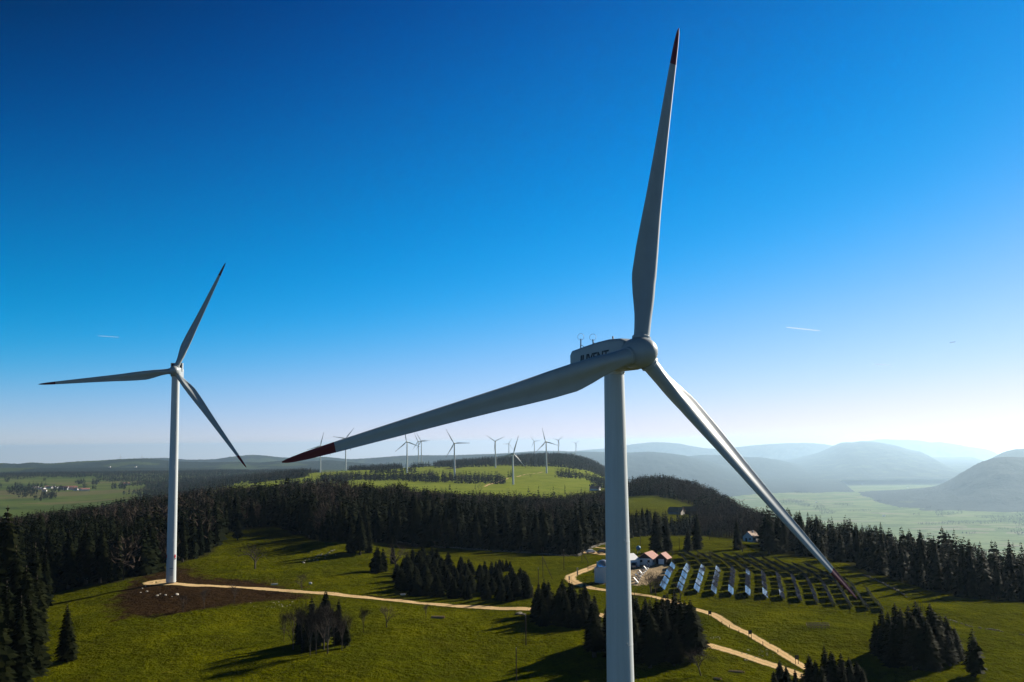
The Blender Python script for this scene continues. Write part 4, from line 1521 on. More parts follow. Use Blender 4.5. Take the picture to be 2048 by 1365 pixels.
def woods():
    rg = np.random.default_rng(5)
    con_hi = [lod_crown(200 + i, 22, 9, s) for i, s in enumerate((0.17, 0.21, 0.14, 0.25, 0.18))]
    con_mid = [lod_crown(210 + i, 9, 6, s) for i, s in enumerate((0.18, 0.21, 0.16))]
    con_lo = [lod_crown(220 + i, 6, 5, s) for i, s in enumerate((0.2, 0.24))]
    bar_hi = [lod_bare(230 + i, 170) for i in range(3)]
    bar_lo = [lod_bare(240 + i, 70) for i in range(2)]
    near = grid_pts(330, 2000, 6.4)
    near = near[forest_mask(near[:, 0], near[:, 1])]
    sh = np.array(SHOWN)
    d2 = np.ones(len(near), bool)
    for a, b in sh:
        d2 &= (near[:, 0] - a) ** 2 + (near[:, 1] - b) ** 2 > 9
    near = near[d2]
    far = grid_pts(1450, 5300, 11, -0.32, 0.2)
    far = far[groves_far(far[:, 0], far[:, 1])]
    far = far[rg.random(len(far)) < np.clip(3200 / np.hypot(far[:, 0], far[:, 1]), 0.4, 1)]
    val = grid_pts(2300, 7400, 17, -0.62, -0.14)
    val = val[valley_woods(val[:, 0], val[:, 1])]
    rval = grid_pts(6800, 17500, 36, 0.18, 0.56)
    rval = rval[right_valley_woods(rval[:, 0], rval[:, 1])]
    # scattered field trees on the far pasture
    sc_ = grid_pts(1500, 3300, 85, -0.3, 0.2)
    sc_ = sc_[(wob(sc_[:, 0], sc_[:, 1], 500, 19) > 0.25)]
    P = np.vstack([near, far, val, rval, sc_])
    z = H(P[:, 0], P[:, 1])
    hs = rg.triangular(8, 18.5, 25, len(P)) * (1 + 0.16 * wob(P[:, 0], P[:, 1], 70, 21))
    px = colpx(P[:, 0], P[:, 1])
    D = P[:, 1]
    hs = np.where((px > 1480) & (D < 1000), hs * 0.82, hs)
    hs = np.where((px > 1225) & (px < 1430) & (D > 560) & (D < 840), hs * 0.72, hs)
    hs = np.where(D > 4400, hs * 0.8, hs)
    hs = np.where((D > 6500) & (px > 1200), hs * 1.5, hs)
    P = np.stack([P[:, 0], P[:, 1], z - 0.3], -1)
    k = cull(P, hs)
    P, hs, px, D = P[k], hs[k], px[k], D[k]
    # where the wood is leafless: brown drifts among the spruces
    w = wob(P[:, 0], P[:, 1], 140, 22) + 0.7 * wob(P[:, 0], P[:, 1], 55, 23)
    thr = np.where(D < 560, 0.75, np.where(D < 760, 0.42, 0.12))
    thr = np.where((px > 630) & (px < 720) & (D < 700), 0.0, thr)
    thr = np.where((px > 1380) & (px < 1520) & (D > 520), -0.1, thr)
    thr = np.where(D > 1700, 0.45, thr)
    thr = np.where((px > 1540) & (D < 1200), 0.6, thr)
    is_b = w > thr
    print('single conifers', N_CON)
    print('wood trees', len(P), 'leafless', is_b.sum())
    fc, fcm = [], 0
    def pack(sel, variants, ws):
        if not sel.any(): return None
        return spread(variants, P[sel], hs[sel], ws[sel], rg)
    ws = rg.uniform(0.8, 1.45, len(P))
    parts = []
    for sel, var in (((~is_b) & (D < 760), con_hi), ((~is_b) & (D >= 760) & (D < 1900), con_mid), ((~is_b) & (D >= 1900), con_lo)):
        q = pack(sel, var, ws)
        if q: parts.append(q)
    off, VV, FF = 0, [], []
    for v, f in parts:
        VV.append(v); FF.append(f + off); off += len(v)
    o = link('conifer_forest', big_mesh('conifer_forest', np.vstack(VV), np.vstack(FF), [M['needle']]))
    tag(o, 'dark spruce forest covering the ridges behind the meadow', 'forest', kind='stuff')
    parts = []
    for sel, var in ((is_b & (D < 900), bar_hi), (is_b & (D >= 900), bar_lo)):
        q = pack(sel, var, ws * 1.15)
        if q: parts.append(q)
    off, VV, FF = 0, [], []
    hsb = None
    for v, f in parts:
        VV.append(v); FF.append(f + off); off += len(v)
    o = link('leafless_forest', big_mesh('leafless_forest', np.vstack(VV), np.vstack(FF), [M['twig']]))
    tag(o, 'brownish leafless woodland mixed into the spruce forest', 'forest', kind='stuff')


woods()


# ------------------------------------------------------------------ solar field
def ordinal(n):
    return ['first', 'second', 'third', 'fourth', 'fifth', 'sixth', 'seventh', 'eighth', 'ninth', 'tenth', 'eleventh', 'twelfth', 'thirteenth', 'fourteenth'][n]


def panel_material():
    m, nt, b = new_mat('solar_cells')
    tc = N(nt, 'ShaderNodeTexCoord').outputs['Object']
    br = N(nt, 'ShaderNodeTexBrick')
    br.offset = 0.0
    br.inputs['Scale'].default_value = 1.0
    br.inputs['Brick Width'].default_value = 1.02
    br.inputs['Row Height'].default_value = 0.5
    br.inputs['Mortar Size'].default_value = 0.012
    br.inputs['Color1'].default_value = (0.012, 0.016, 0.035, 1)
    br.inputs['Color2'].default_value = (0.016, 0.021, 0.045, 1)
    br.inputs['Mortar'].default_value = (0.16, 0.17, 0.18, 1)
    nt.links.new(tc, br.inputs['Vector'])
    nt.links.new(br.outputs['Color'], b.inputs['Base Color'])
    b.inputs['Roughness'].default_value = 0.07
    b.inputs['Specular IOR Level'].default_value = 0.9
    return m


M['cells'] = panel_material()
M['panel_back'] = simple('panel_backing', (0.018, 0.019, 0.022), 0.8, 0, 0.1, 2, 0.05)


def solar():
    L, Wd, tilt = 8.6, 2.15, R(43)
    # glass sheet in its own plane: x along the row, y up the slope
    pm = MB().box((0, 0, 0.0), (L, Wd, 0.05)).mesh('panel', [M['cells'], M['panel_back']])
    mi = [1 if p.normal.z < 0.5 else 0 for p in pm.polygons]
    pm.polygons.foreach_set('material_index', mi)
    fb = MB()
    for x in (-L / 2 + 1.0, 0, L / 2 - 1.0):
        fb.box((x, 0, -0.10), (0.09, Wd * 0.96, 0.12))
    for y in (-0.7, 0.7):
        fb.box((0, y, -0.06), (L, 0.07, 0.07))
    fm = fb.mesh('frame', M['frame_steel'])
    pb = MB()
    zt = 0.55 + Wd * math.sin(tilt)
    post = MB().box((0, 0, 0.75), (0.11, 0.11, 1.8)).box((0.42, 0, 0.95), (0.10, 0.10, 2.2)).mesh('post', M['frame_steel'])
    fronts = [(1324, 1184), (1358.5, 1186.5), (1392.5, 1189.5), (1427, 1193), (1461.5, 1195), (1496, 1197.5), (1531, 1200), (1565, 1203), (1599.5, 1206.5), (1634, 1210.5), (1668, 1215), (1702, 1219), (1736, 1223), (1766, 1226)]
    def rowdir(deg):                                           # along the row away from the path, and the way the glass faces
        b_ = R(deg)
        return Vector((math.sin(b_), math.cos(b_), 0)), Vector((math.cos(b_), -math.sin(b_), 0))
    nt_ = [6, 7, 10, 10, 10, 10, 10, 10, 10, 10, 9, 9, 8, 4]
    for i, (px, py) in enumerate(fronts):
        g = G(px, py)
        for j in range(nt_[i]):
            if j < 5:
                d, nrm = rowdir(13.3)
                c = g.xy.to_3d() + d * (0.8 + L / 2 + j * (L + 1.9))
            else:                                               # the back half of every row is set at an angle to the front half
                d, _ = rowdir(13.3)
                c = g.xy.to_3d() + d * (0.8 + 5 * (L + 1.9) + 1.5)
                d, nrm = rowdir(1.5)
                c = c + d * (L / 2 + (j - 5) * (L + 1.5))
            a, b = c - d * L * 0.4, c + d * L * 0.4
            za, zb = h1(a.x, a.y), h1(b.x, b.y)
            zc = (za + zb) / 2
            slope = math.atan2(zb - za, (b - a).length)
            lab = 'solar table, %s row counted from the huts, %s along it from the path' % (ordinal(i), ordinal(j))
            if i == 0 and j == 0: lab = 'solar table at the near end of the row closest to the huts'
            t = thing('solar_table', lab, 'solar panel', (c.x, c.y, zc), 0, 'solar tables on the meadow')
            # local axes: X away from camera along the row, Y towards the glass side, Z up
            t.matrix_world = Matrix.Translation((c.x, c.y, zc)) @ Matrix(((d.x, nrm.x, 0), (d.y, nrm.y, 0), (0, 0, 1))).to_4x4() @ Matrix.Rotation(-slope, 4, 'Y')
            # slope plane: low edge towards the glass side
            X = Vector((1, 0, 0))
            Yp = Vector((0, -math.cos(tilt), math.sin(tilt)))
            Z = X.cross(Yp)
            if Z.z < 0: Z = -Z; X = -X
            Mp = Matrix((X, Yp, Z)).transposed().to_4x4()
            Mp = Matrix.Translation((0, 0, 0.42 + Wd / 2 * math.sin(tilt))) @ Mp
            p = link('panel', pm, t); p.matrix_local = Mp
            f = link('frame', fm, p)
            for x in (-L / 2 + 1.0, 0, L / 2 - 1.0):
                q = link('post', post, t)
                q.matrix_local = Matrix.Translation((x, 0.25, -0.15)) @ Matrix.Rotation(-math.pi / 2, 4, 'Z')


solar()


# ------------------------------------------------------------------ buildings
def gable_house(name, label, cat, p, rotz, w, l, hw, hr, roof, wall=None, gable=None, over=0.5, windows=(), doors=(), group=None, chimney=False, small=False):
    """ridge along local y; gable wall at -y"""
    t = thing(name, label, cat, (p[0], p[1], h1(p[0], p[1]) - 0.1), rotz, group)
    wall = wall or M['white_wall']
    b = MB()
    if gable:
        b.box((0, 0, hw / 2), (w, l, hw))
    else:
        x, y = w / 2, l / 2
        b.add([(-x, -y, 0), (x, -y, 0), (x, -y, hw), (0, -y, hw + hr), (-x, -y, hw), (-x, y, 0), (x, y, 0), (x, y, hw), (0, y, hw + hr), (-x, y, hw)],
              [(0, 1, 2, 3, 4), (9, 8, 7, 6, 5), (0, 4, 9, 5), (1, 6, 7, 2), (0, 5, 6, 1), (4, 3, 8, 9), (3, 2, 7, 8)])
    b.build('wall', wall, t)
    if gable:
        g = MB()
        for y0, y1 in ((-l / 2, -l / 2 + 0.15), (l / 2 - 0.15, l / 2)):
            g.add([(-w / 2, y0, hw + 0.003), (w / 2, y0, hw + 0.003), (0, y0, hw + hr), (-w / 2, y1, hw + 0.003), (w / 2, y1, hw + 0.003), (0, y1, hw + hr)], [(0, 1, 2), (5, 4, 3), (0, 3, 4, 1), (1, 4, 5, 2), (2, 5, 3, 0)])
        g.build('gable', gable, t)
    r = MB()
    sl = hr / (w / 2)
    xo, zo = w / 2 + over, hw - over * sl
    for s in (-1, 1):
        y = l / 2 + over * 0.8
        o = [(0, -y, hw + hr + 0.06), (s * xo, -y, zo + 0.06), (s * xo, y, zo + 0.06), (0, y, hw + hr + 0.06)]
        u = [(a, c, z + 0.18) for a, c, z in o]
        r.add(o + u, [(0, 1, 2, 3), (4, 7, 6, 5), (0, 4, 5, 1), (1, 5, 6, 2), (2, 6, 7, 3), (3, 7, 4, 0)])
    ro = r.build('roof', roof, t)
    if chimney:
        MB().box((w * 0.16, l * 0.1, hw + hr * 0.9), (0.6, 0.6, 1.4)).build('chimney', M['white_wall'], ro)
    for (side, u, z, ww, hh) in windows:
        f = MB()
        if side == 'front': c, sz, sp = (u, -l / 2 - 0.03, z), (ww, 0.06, hh), (ww - .16, 0.05, hh - .16)
        elif side == 'right': c, sz, sp = (w / 2 + 0.03, u, z), (0.06, ww, hh), (0.05, ww - .16, hh - .16)
        else: c, sz, sp = (-w / 2 - 0.03, u, z), (0.06, ww, hh), (0.05, ww - .16, hh - .16)
        fo = f.box(c, sz).build('window', M['dark_board'], t)
        n = {'front': (0, -0.02, 0), 'right': (0.02, 0, 0), 'left': (-0.02, 0, 0)}[side]
        MB().box(tuple(a + b_ for a, b_ in zip(c, n)), sp).build('pane', M['glass'], fo)
    for (side, u, ww, hh, mt) in doors:
        c = (u, -l / 2 - 0.03, hh / 2) if side == 'front' else (w / 2 + 0.03, u, hh / 2)
        MB().box(c, (ww, 0.07, hh) if side == 'front' else (0.07, ww, hh)).build('door', mt, t)
    return t


def buildings():
    g = G(1297, 1128)
    rz = R(-26)
    gable_house('hut', 'white walled hut with a red roof and dark gable beside the gravel yard', 'hut', g, rz, 5.6, 8.5, 2.6, 1.9, M['red_tile'], gable=M['dark_board'], over=0.7,
                windows=[('front', -1.5, 1.55, 0.9, 0.9), ('front', 1.5, 1.55, 0.9, 0.9), ('right', -2, 1.5, 1.0, 0.9)], doors=[('front', 0.1, 1.0, 2.05, M['grey_paint'])])
    g2 = G(1327, 1127)
    gable_house('hut', 'smaller red roofed annex with a pale door right of the white hut', 'hut', g2, rz, 4.0, 5.5, 2.3, 1.7, M['red_tile'], wall=M['dark_board'], gable=M['dark_board'], over=0.5,
                doors=[('front', 0.0, 2.2, 2.0, M['grey_paint'])])
    # white tent hall, half hidden by the tower
    g = G(1250, 1134)
    gable_house('tent_hall', 'white tent hall half hidden behind the big tower', 'tent', g, R(-62), 8.5, 8.0, 2.9, 1.9, M['tent'], wall=M['tent'], over=0.25, doors=[('right', -2.2, 1.3, 2.3, M['dark'])])
    # observatory: two white drums and a dome
    g = G(1205, 1164)
    t = thing('observatory', 'white round observatory with silver dome left of the big tower', 'observatory', (g.x, g.y, g.z - 0.1))
    MB().lathe([(2.5, 0), (2.5, 5.0), (2.62, 5.05), (2.62, 5.3), (2.4, 5.35)], 40, org=(0.4, 0, 0)).build('wall', M['white_wall'], t, True)
    MB().box((-1.7, -0.6, 2.55), (2.0, 2.6, 5.1)).build('stair_tower', M['white_wall'], t)
    dm = MB().lathe([(2.36, 5.3), (2.36, 5.5), (2.25, 6.0), (1.95, 6.65), (1.5, 7.15), (0.9, 7.5), (0.3, 7.65), (0.02, 7.67)], 36, org=(0.4, 0, 0)).build('dome', M['dome'], t, True)
    MB().box((0.4, -2.0, 6.6), (0.7, 0.5, 1.9), Matrix.Rotation(R(-38), 3, 'X')).build('shutter', M['galv'], dm)
    # brown roofed house at the wood's edge
    g = G(1502, 1083)
    gable_house('house', 'white house with a brown roof at the edge of the wood', 'house', g, R(-38), 5.4, 7.2, 2.7, 2.4, M['brown_tile'], over=0.5,
                windows=[('right', -2.2, 1.6, 0.9, 1.0), ('right', 2.2, 1.6, 0.9, 1.0), ('front', 1.2, 1.6, 0.9, 1.0)], doors=[('front', -0.9, 1.0, 2.0, M['dark_board'])], chimney=True)
    # farm on the small pasture
    p = at(1352, 1003, 905); gable_house('farmhouse', 'pale farmhouse at the lower edge of the small bright pasture', 'farmhouse', (p.x, p.y), R(60), 9, 12, 3.4, 3.2, M['brown_tile'], wall=M['old_wall'], over=1.0, windows=[('right', -4, 2.6, 1.3, 1.5), ('right', 0, 2.6, 1.3, 1.5), ('right', 4, 2.6, 1.3, 1.5)])
    p = at(1380, 1003, 925); gable_house('barn', 'dark barn right of the farmhouse below the small pasture', 'barn', (p.x, p.y), R(75), 9, 13, 3.6, 3.4, M['dark_board'], wall=M['dark_board'], over=1.0)
    p = at(1190, 968, 1850); gable_house('barn', 'small red roofed barn at the end of the far pasture', 'barn', (p.x, p.y), R(70), 10, 18, 4, 4, M['red_tile'], over=0.8)
    # blue globe on a stand
    g = G(1277, 1107)
    t = thing('globe_marker', 'big blue globe on a white stand behind the huts', 'globe', (g.x, g.y, g.z))
    b = MB()
    for a in (0, 2.1, 4.2):
        b.tube((1.0 * math.cos(a), 1.0 * math.sin(a), -0.1), (0.25 * math.cos(a), 0.25 * math.sin(a), 1.3), 0.06, 0.05, 6)
    b.build('stand', M['white_wall'], t)
    MB().lathe([(0.01, -1.0)] + [(math.sin(R(k)) * 1.0, -math.cos(R(k)) * 1.0) for k in range(10, 180, 10)] + [(0.01, 1.0)], 32, org=(0, 0, 2.2)).build('globe', M['globe'], t, 'all')


buildings()


# ------------------------------------------------------------------ village and lone farms far off
def hamlet():
    rg = random.Random(3)
    spots = [(68, 977.5, 0), (74, 977, 0), (80, 979, 1), (87, 979.5, 0), (93, 976, 0), (100, 977.5, 1), (107, 976.5, 0), (115, 977.5, 0), (124, 977, 1), (130, 978, 1), (137, 976.5, 1), (145, 976.5, 1), (151, 977.5, 1), (133, 980, 1), (143, 980, 1), (152, 981.5, 0), (165, 981, 1), (171, 981.5, 1), (89, 983.5, 0), (256, 970, 0), (253, 969.5, 1)]
    ords = ['westernmost', 'low', 'wide', 'tall', 'small', 'slim', 'square', 'long', 'narrow', 'big', 'broad', 'flat']
    for k, (px, py, red) in enumerate(spots):
        g = G(px, py)
        if k < 19:
            lab = 'tiny red roofed barn of the village in the left valley' if red else 'tiny white house of the village in the left valley'
            grp = 'red roofed barns of the village' if red else 'white houses of the village'
        else:
            lab = 'white farmhouse alone in the left valley by the forest' if not red else 'red roofed barn beside the lone white farmhouse in the left valley'
            grp = None
        gable_house('house', lab, 'house', g, rg.uniform(0.9, 2.2), rg.uniform(10, 14), rg.uniform(14, 30) if red else rg.uniform(11, 16), 5, 4, M['red_tile'] if red else M['brown_tile'], over=0.8, group=grp)
    for px, py, lab in [(1724, 969.5, 'white farm in the pale far end of the right valley'), (1768, 1033, 'white farm on the open fields of the right valley'), (1633, 1006, 'white buildings at the left foot of the right valley'), (1815, 977, 'tiny white house under the spur in the right valley')]:
        g = G(px, py)
        gable_house('house', lab, 'house', g, rg.uniform(0.6, 1.2), 16, 30, 7, 5, M['tent'], over=0.8)
    for px, py, D in [(219, 934, 9000), (271, 934, 9000)]:
        p = at(px, py, 7350)
        t = gable_house('house', 'white farm on the pale clearing below the blue hill, %s of two' % ('left' if px < 240 else 'right'), 'house', (p.x, p.y), 1.2, 10, 18, 5, 4, M['brown_tile'], over=0.8)
        t.location.z = p.z - 4


hamlet()


# ------------------------------------------------------------------ vehicles
def car(p, rotz, paint, label, van=False):
    t = thing('parked_car', label, 'van' if van else 'car', (p[0], p[1], h1(p[0], p[1]) + 0.08), rotz)
    L, W = (4.6, 1.85)
    hb, hr = (1.0, 1.95) if van else (0.86, 1.48)
    prof = [(-L / 2, 0.35), (-L / 2, hb * .95), (-L / 2 + 0.15, hb), (-1.75, hb + 0.02), (-1.25, hr - .08), (-0.9, hr), (0.75, hr), (1.1, hr - .06), (1.65, hb + .05), (L / 2 - .2, hb - .1), (L / 2, hb * .75), (L / 2, 0.35)]
    rings = []
    for y, k in ((-W / 2, 0.94), (-W / 2 + 0.1, 1), (W / 2 - 0.1, 1), (W / 2, 0.94)):
        rings.append([Vector((x * (k if abs(x) > 1.9 else 1), y * (0.86 if z > hb + .1 else 1), z)) for x, z in prof])
    MB().loft(rings).build('body', paint, t, True)
    for s in (-1, 1):
        y = s * (W / 2 * 0.92 + 0.01)
        m = MB().add([(-1.45, s * W / 2 * 0.985, hb + .06), (1.35, s * W / 2 * 0.985, hb + .06), (0.95, s * W / 2 * .885, hr - .12), (-1.1, s * W / 2 * .885, hr - .12)], [(0, 1, 2, 3)] if s < 0 else [(3, 2, 1, 0)])
        m.build('side_window', M['glass'], t)
    MB().add([(-1.73, -.74, hb + .06), (-1.73, .74, hb + .06), (-1.29, .68, hr - .1), (-1.29, -.68, hr - .1)], [(3, 2, 1, 0)]).build('rear_window', M['glass'], t).location.x = -0.03
    MB().add([(1.62, -.74, hb + .1), (1.62, .74, hb + .1), (1.13, .68, hr - .1), (1.13, -.68, hr - .1)], [(0, 1, 2, 3)]).build('windscreen', M['glass'], t).location.x = 0.03
    for x in (-1.4, 1.4):
        for s in (-1, 1):
            w = MB().tube((x, s * (W / 2 - .2), 0.33), (x, s * (W / 2 + .02), 0.33), 0.33, 0.33, 14).build('wheel', M['tyre'], t)
            MB().tube((x, s * (W / 2 + .02), 0.33), (x, s * (W / 2 + .035), 0.33), 0.2, 0.19, 10).build('rim', M['galv'], w)
    for s in (-1, 1):
        MB().box((L / 2 - .05, s * .68, .72), (.08, .3, .14)).build('headlight', M['grey_paint'], t)
        MB().box((-L / 2 + .02, s * .75, .8), (.06, .2, .24)).build('tail_light', M['lamp_red'], t)
    return t


car(G(1181, 1106.5), R(8), M['car_white'], 'white car parked on the gravel strip below the stone wall')
car(G(1204, 1107.5), R(5), M['car_dark'], 'dark car parked right beside the big white tower')
car(G(1269, 1136), R(75), M['car_grey'], 'dark grey van parked in the gravel yard by the tent hall', True)


# ------------------------------------------------------------------ posts, signs, poles, fences
def pole(px, top, base, label, lean_to=None, group='wooden poles of the power line', mat='pole_wood', r=0.13):
    g, h = hgt(px, top, base)
    t = thing('utility_pole', label, 'pole', (g.x, g.y, g.z - 0.2), 0, group)
    MB().tube((0, 0, 0), (0, 0, h + 0.2), r, r * .8, 8).build('shaft', M[mat], t)
    if mat == 'pole_wood':
        MB().tube((0, -0.12, h - 0.1), (0, 0.12, h - 0.1), 0.05, 0.05, 6).tube((0.0, 0, h + 0.2), (0.0, 0, h + 0.32), 0.06, 0.04, 6).build('insulator', M['grey_paint'], t)
    if lean_to:
        q = G(*lean_to)
        v = q - Vector((g.x, g.y, g.z - 0.2))
        MB().tube((0, 0, h), v, 0.10, 0.12, 7).build('strut', M[mat], t)
    return Vector((g.x, g.y, g.z + h)), t


def wires(name, pts, label):
    b = MB()
    for a, c in zip(pts[:-1], pts[1:]):
        n = 8
        sag = 0.4 * (a - c).length / 30
        prev = a
        for k in range(1, n + 1):
            u = k / n
            q = a.lerp(c, u) - Vector((0, 0, 4 * sag * u * (1 - u)))
            b.tube(prev, q, 0.018, 0.018, 4, caps=False)
            prev = q
    o = b.build(name, M['wire'])
    tag(o, label, 'cable')


def line_things():
    P = []
    for px, top, base, lab, ln in [
        (1033, 1297, 1363, 'wooden pole nearest the bottom edge left of the big tower', None),
        (1052, 1232, 1291, 'wooden pole just below the clump left of the tower', None),
        (1066, 1173, 1221, 'wooden pole beside the gravel track left of the clump', None),
        (1077, 1137, 1177, 'wooden pole behind the clump left of the tower', None),
        (1086, 1113, 1156, 'wooden pole with a long slanting strut on the meadow', (1105, 1159)),
        (1128, 1100, 1141, 'wooden pole standing alone in the middle of the meadow', None),
        (1164, 1101, 1123, 'wooden pole with a slanting strut near the white car', (1177, 1126)),
    ]:
        p, _ = pole(px, top, base, lab, ln)
        P.append(p)
    wires('power_cable', P[:5], 'thin cable running pole to pole across the meadow')
    wires('power_cable', [P[4], P[5], P[6]], 'thin cable from the strutted pole towards the parked cars')
    pole(1314, 1078, 1108, 'grey metal mast behind the red roofed hut', None, None, 'galv', 0.14)
    pole(1281, 1072, 1096, 'thin wooden pole beside the blue globe', None, None)
    pole(1359, 1075, 1104, 'thin wooden pole between hut and broad spruce', None, None)
    pole(1419, 1066, 1080, 'short wooden pole at the far edge of the pasture', None, None)
    # information boards along the path
    for px, top, base, lab in [(1329, 1191, 1206, 'dark information board on two posts nearest the big tower'), (1420, 1222, 1239, 'dark information board on two posts, second along the path'), (1500.5, 1261, 1279, 'dark information board on two posts, third along the path'), (1594, 1311, 1329, 'dark information board on two posts by the lower right clump')]:
        g, h = hgt(px, top, base)
        t = thing('information_board', lab, 'sign', (g.x, g.y, g.z), R(-8), 'information boards along the path')
        for s in (-0.32, 0.32):
            MB().box((s, 0, h / 2 - .1), (0.1, 0.1, h + .1)).build('post', M['pole_wood'], t)
        MB().box((0, -0.07, h - 0.45), (0.86, 0.06, 0.95)).build('board', M['dark'], t)
    # small posts along the gravel path
    for k, (px, top, base) in enumerate([(1349, 1203, 1211), (1374, 1213, 1221), (1392, 1217, 1226), (1444, 1243, 1252), (1459, 1251, 1256), (1478, 1261, 1267), (1526, 1284, 1292), (1540, 1283, 1289), (1556, 1300, 1306), (1303, 1194, 1200), (1192, 1173, 1179), (1171, 1166, 1173), (1176, 1130, 1142), (1269, 1185, 1192)]):
        g, h = hgt(px, top, base)
        o = MB().tube((0, 0, -0.1), (0, 0, h), 0.07, 0.06, 7).lathe([(0.075, h), (0.075, h + .05), (0.03, h + .1)], 7).build('fence_post', M['pole_wood'])
        o.location = g
        tag(o, 'short wooden post at the edge of the gravel path', 'post', 'short posts along the gravel path')
    for px, top, base, lab in [(1155, 1137, 1151, 'grey stone gate pillar at the bend of the path'), (1194, 1124, 1135, 'white gate pillar beside the observatory roof'), (1138.5, 1153.5, 1161, 'low grey stone on the outer side of the path bend')]:
        g, h = hgt(px, top, base)
        o = MB().box((0, 0, h / 2 - .1), (0.45, 0.45, h + .2)).lathe([(0.3, h), (0.3, h + .08), (0.05, h + .2)], 8).build('gate_pillar', M['rock'])
        o.location = g
        tag(o, lab, 'pillar')
    # mesh fence round the solar field
    def fence(pts, label, h=1.7, step=3.2):
        t = thing('wire_fence', label, 'fence', (pts[0].x, pts[0].y, pts[0].z))
        o = Vector(t.location)
        line = spline([p for p in pts], step)
        P3 = [Vector((x, y, h1(x, y))) - o for x, y in line]
        w = MB()
        for a, c in zip(P3[:-1], P3[1:]):
            for k in range(8):
                z = Vector((0, 0, 0.1 + k * (h - .15) / 7))
                w.tube(a + z, c + z, 0.011, 0.011, 3, caps=False)
        w.build('wire_mesh', M['wire'], t)
        pm = MB().tube((0, 0, -0.2), (0, 0, h), 0.035, 0.035, 6).mesh('post', M['pole_wood'])
        for p in P3[:98]:
            q = link('post', pm, t)
            q.location = p
    fence([G(*p) for p in [(1168, 1166), (1200, 1176), (1250, 1184), (1296, 1189), (1350, 1198), (1400, 1201), (1460, 1205), (1520, 1209), (1580, 1215), (1640, 1220), (1700, 1229), (1760, 1238)]], 'thin wire fence along the near edge of the solar field')
    fence([G(*p) for p in [(1660, 1132), (1700, 1139), (1740, 1153), (1790, 1180), (1830, 1208), (1850, 1225)]], 'thin wire fence along the far right side of the solar field')
    # dry stone walls
    def stone_wall(px, label, h=0.7, w=0.45, gaps=0.12):
        pts = spline([G(*p) for p in px], 1.0)
        o0 = Vector((pts[0][0], pts[0][1], h1(*pts[0])))
        b = MB()
        rg = random.Random(len(px))
        for k in range(len(pts) - 1):
            dr = np.array(pts[k + 1]) - np.array(pts[k])
            a = math.atan2(dr[1], dr[0])
            for lv in range(3):
                if rg.random() < gaps * (1 + lv): continue
                c = Vector((pts[k][0] + rg.uniform(-.15, .15), pts[k][1] + rg.uniform(-.15, .15), h1(*pts[k]) + h * (lv + .4) / 3)) - o0
                sz = (rg.uniform(.8, 1.2), w * rg.uniform(.7, 1.15) * (1 - .12 * lv), h / 3 * rg.uniform(.9, 1.35))
                b.box(c, sz, Matrix.Rotation(a + rg.uniform(-.15, .15), 3, 'Z') @ Matrix.Rotation(rg.uniform(-.1, .1), 3, 'X'))
        o = b.build('stone_wall', M['wall_stone'])
        o.location = o0
        tag(o, label, 'wall')
    stone_wall([(752, 1081), (790, 1085), (850, 1092), (930, 1099), (1000, 1104), (1080, 1109), (1156, 1113)], 'long dry stone wall in front of the middle wood')
    stone_wall([(1156, 1113), (1164, 1107), (1174, 1101), (1186, 1096), (1200, 1091), (1212, 1088)], 'short sunlit stone wall rising behind the parked cars', .9, .5, .05)
    stone_wall([(1720, 1150), (1750, 1160), (1790, 1180), (1815, 1196)], 'low stone wall beside the far corner of the solar field', .5, .4, .25)
    stone_wall([(1890, 1237), (1920, 1247), (1960, 1257), (2010, 1265), (2060, 1272)], 'low broken stone wall on the right meadow behind the lone pine', .4, .35, .38)


line_things()


# ------------------------------------------------------------------ stones and small things lying about
def boulder(p, s, label, group=None, seed=0, flat=0.6, mat='rock'):
    rg = random.Random(seed)
    bm = bmesh.new()
    bmesh.ops.create_icosphere(bm, subdivisions=2, radius=1)
    k = [Vector((rg.gauss(0, 1), rg.gauss(0, 1), rg.gauss(0, 1))).normalized() for _ in range(7)]
    for v in bm.verts:
        d = v.co.normalized()
        r = 1.0
        for q in k:
            r = min(r, 0.62 / max(0.3, d.dot(q)) if d.dot(q) > 0.5 else 1.0)
        v.co = d * r
        v.co.z *= flat
        v.co.x *= 1.25
    me = bpy.data.meshes.new('boulder')
    bm.to_mesh(me); bm.free()
    me.materials.append(M[mat])
    o = link('boulder', me)
    o.scale = (s, s, s)
    o.rotation_euler = (0, 0, rg.uniform(0, 6))
    o.location = (p.x, p.y, p.z + s * 0.15)
    tag(o, label, 'boulder', group)


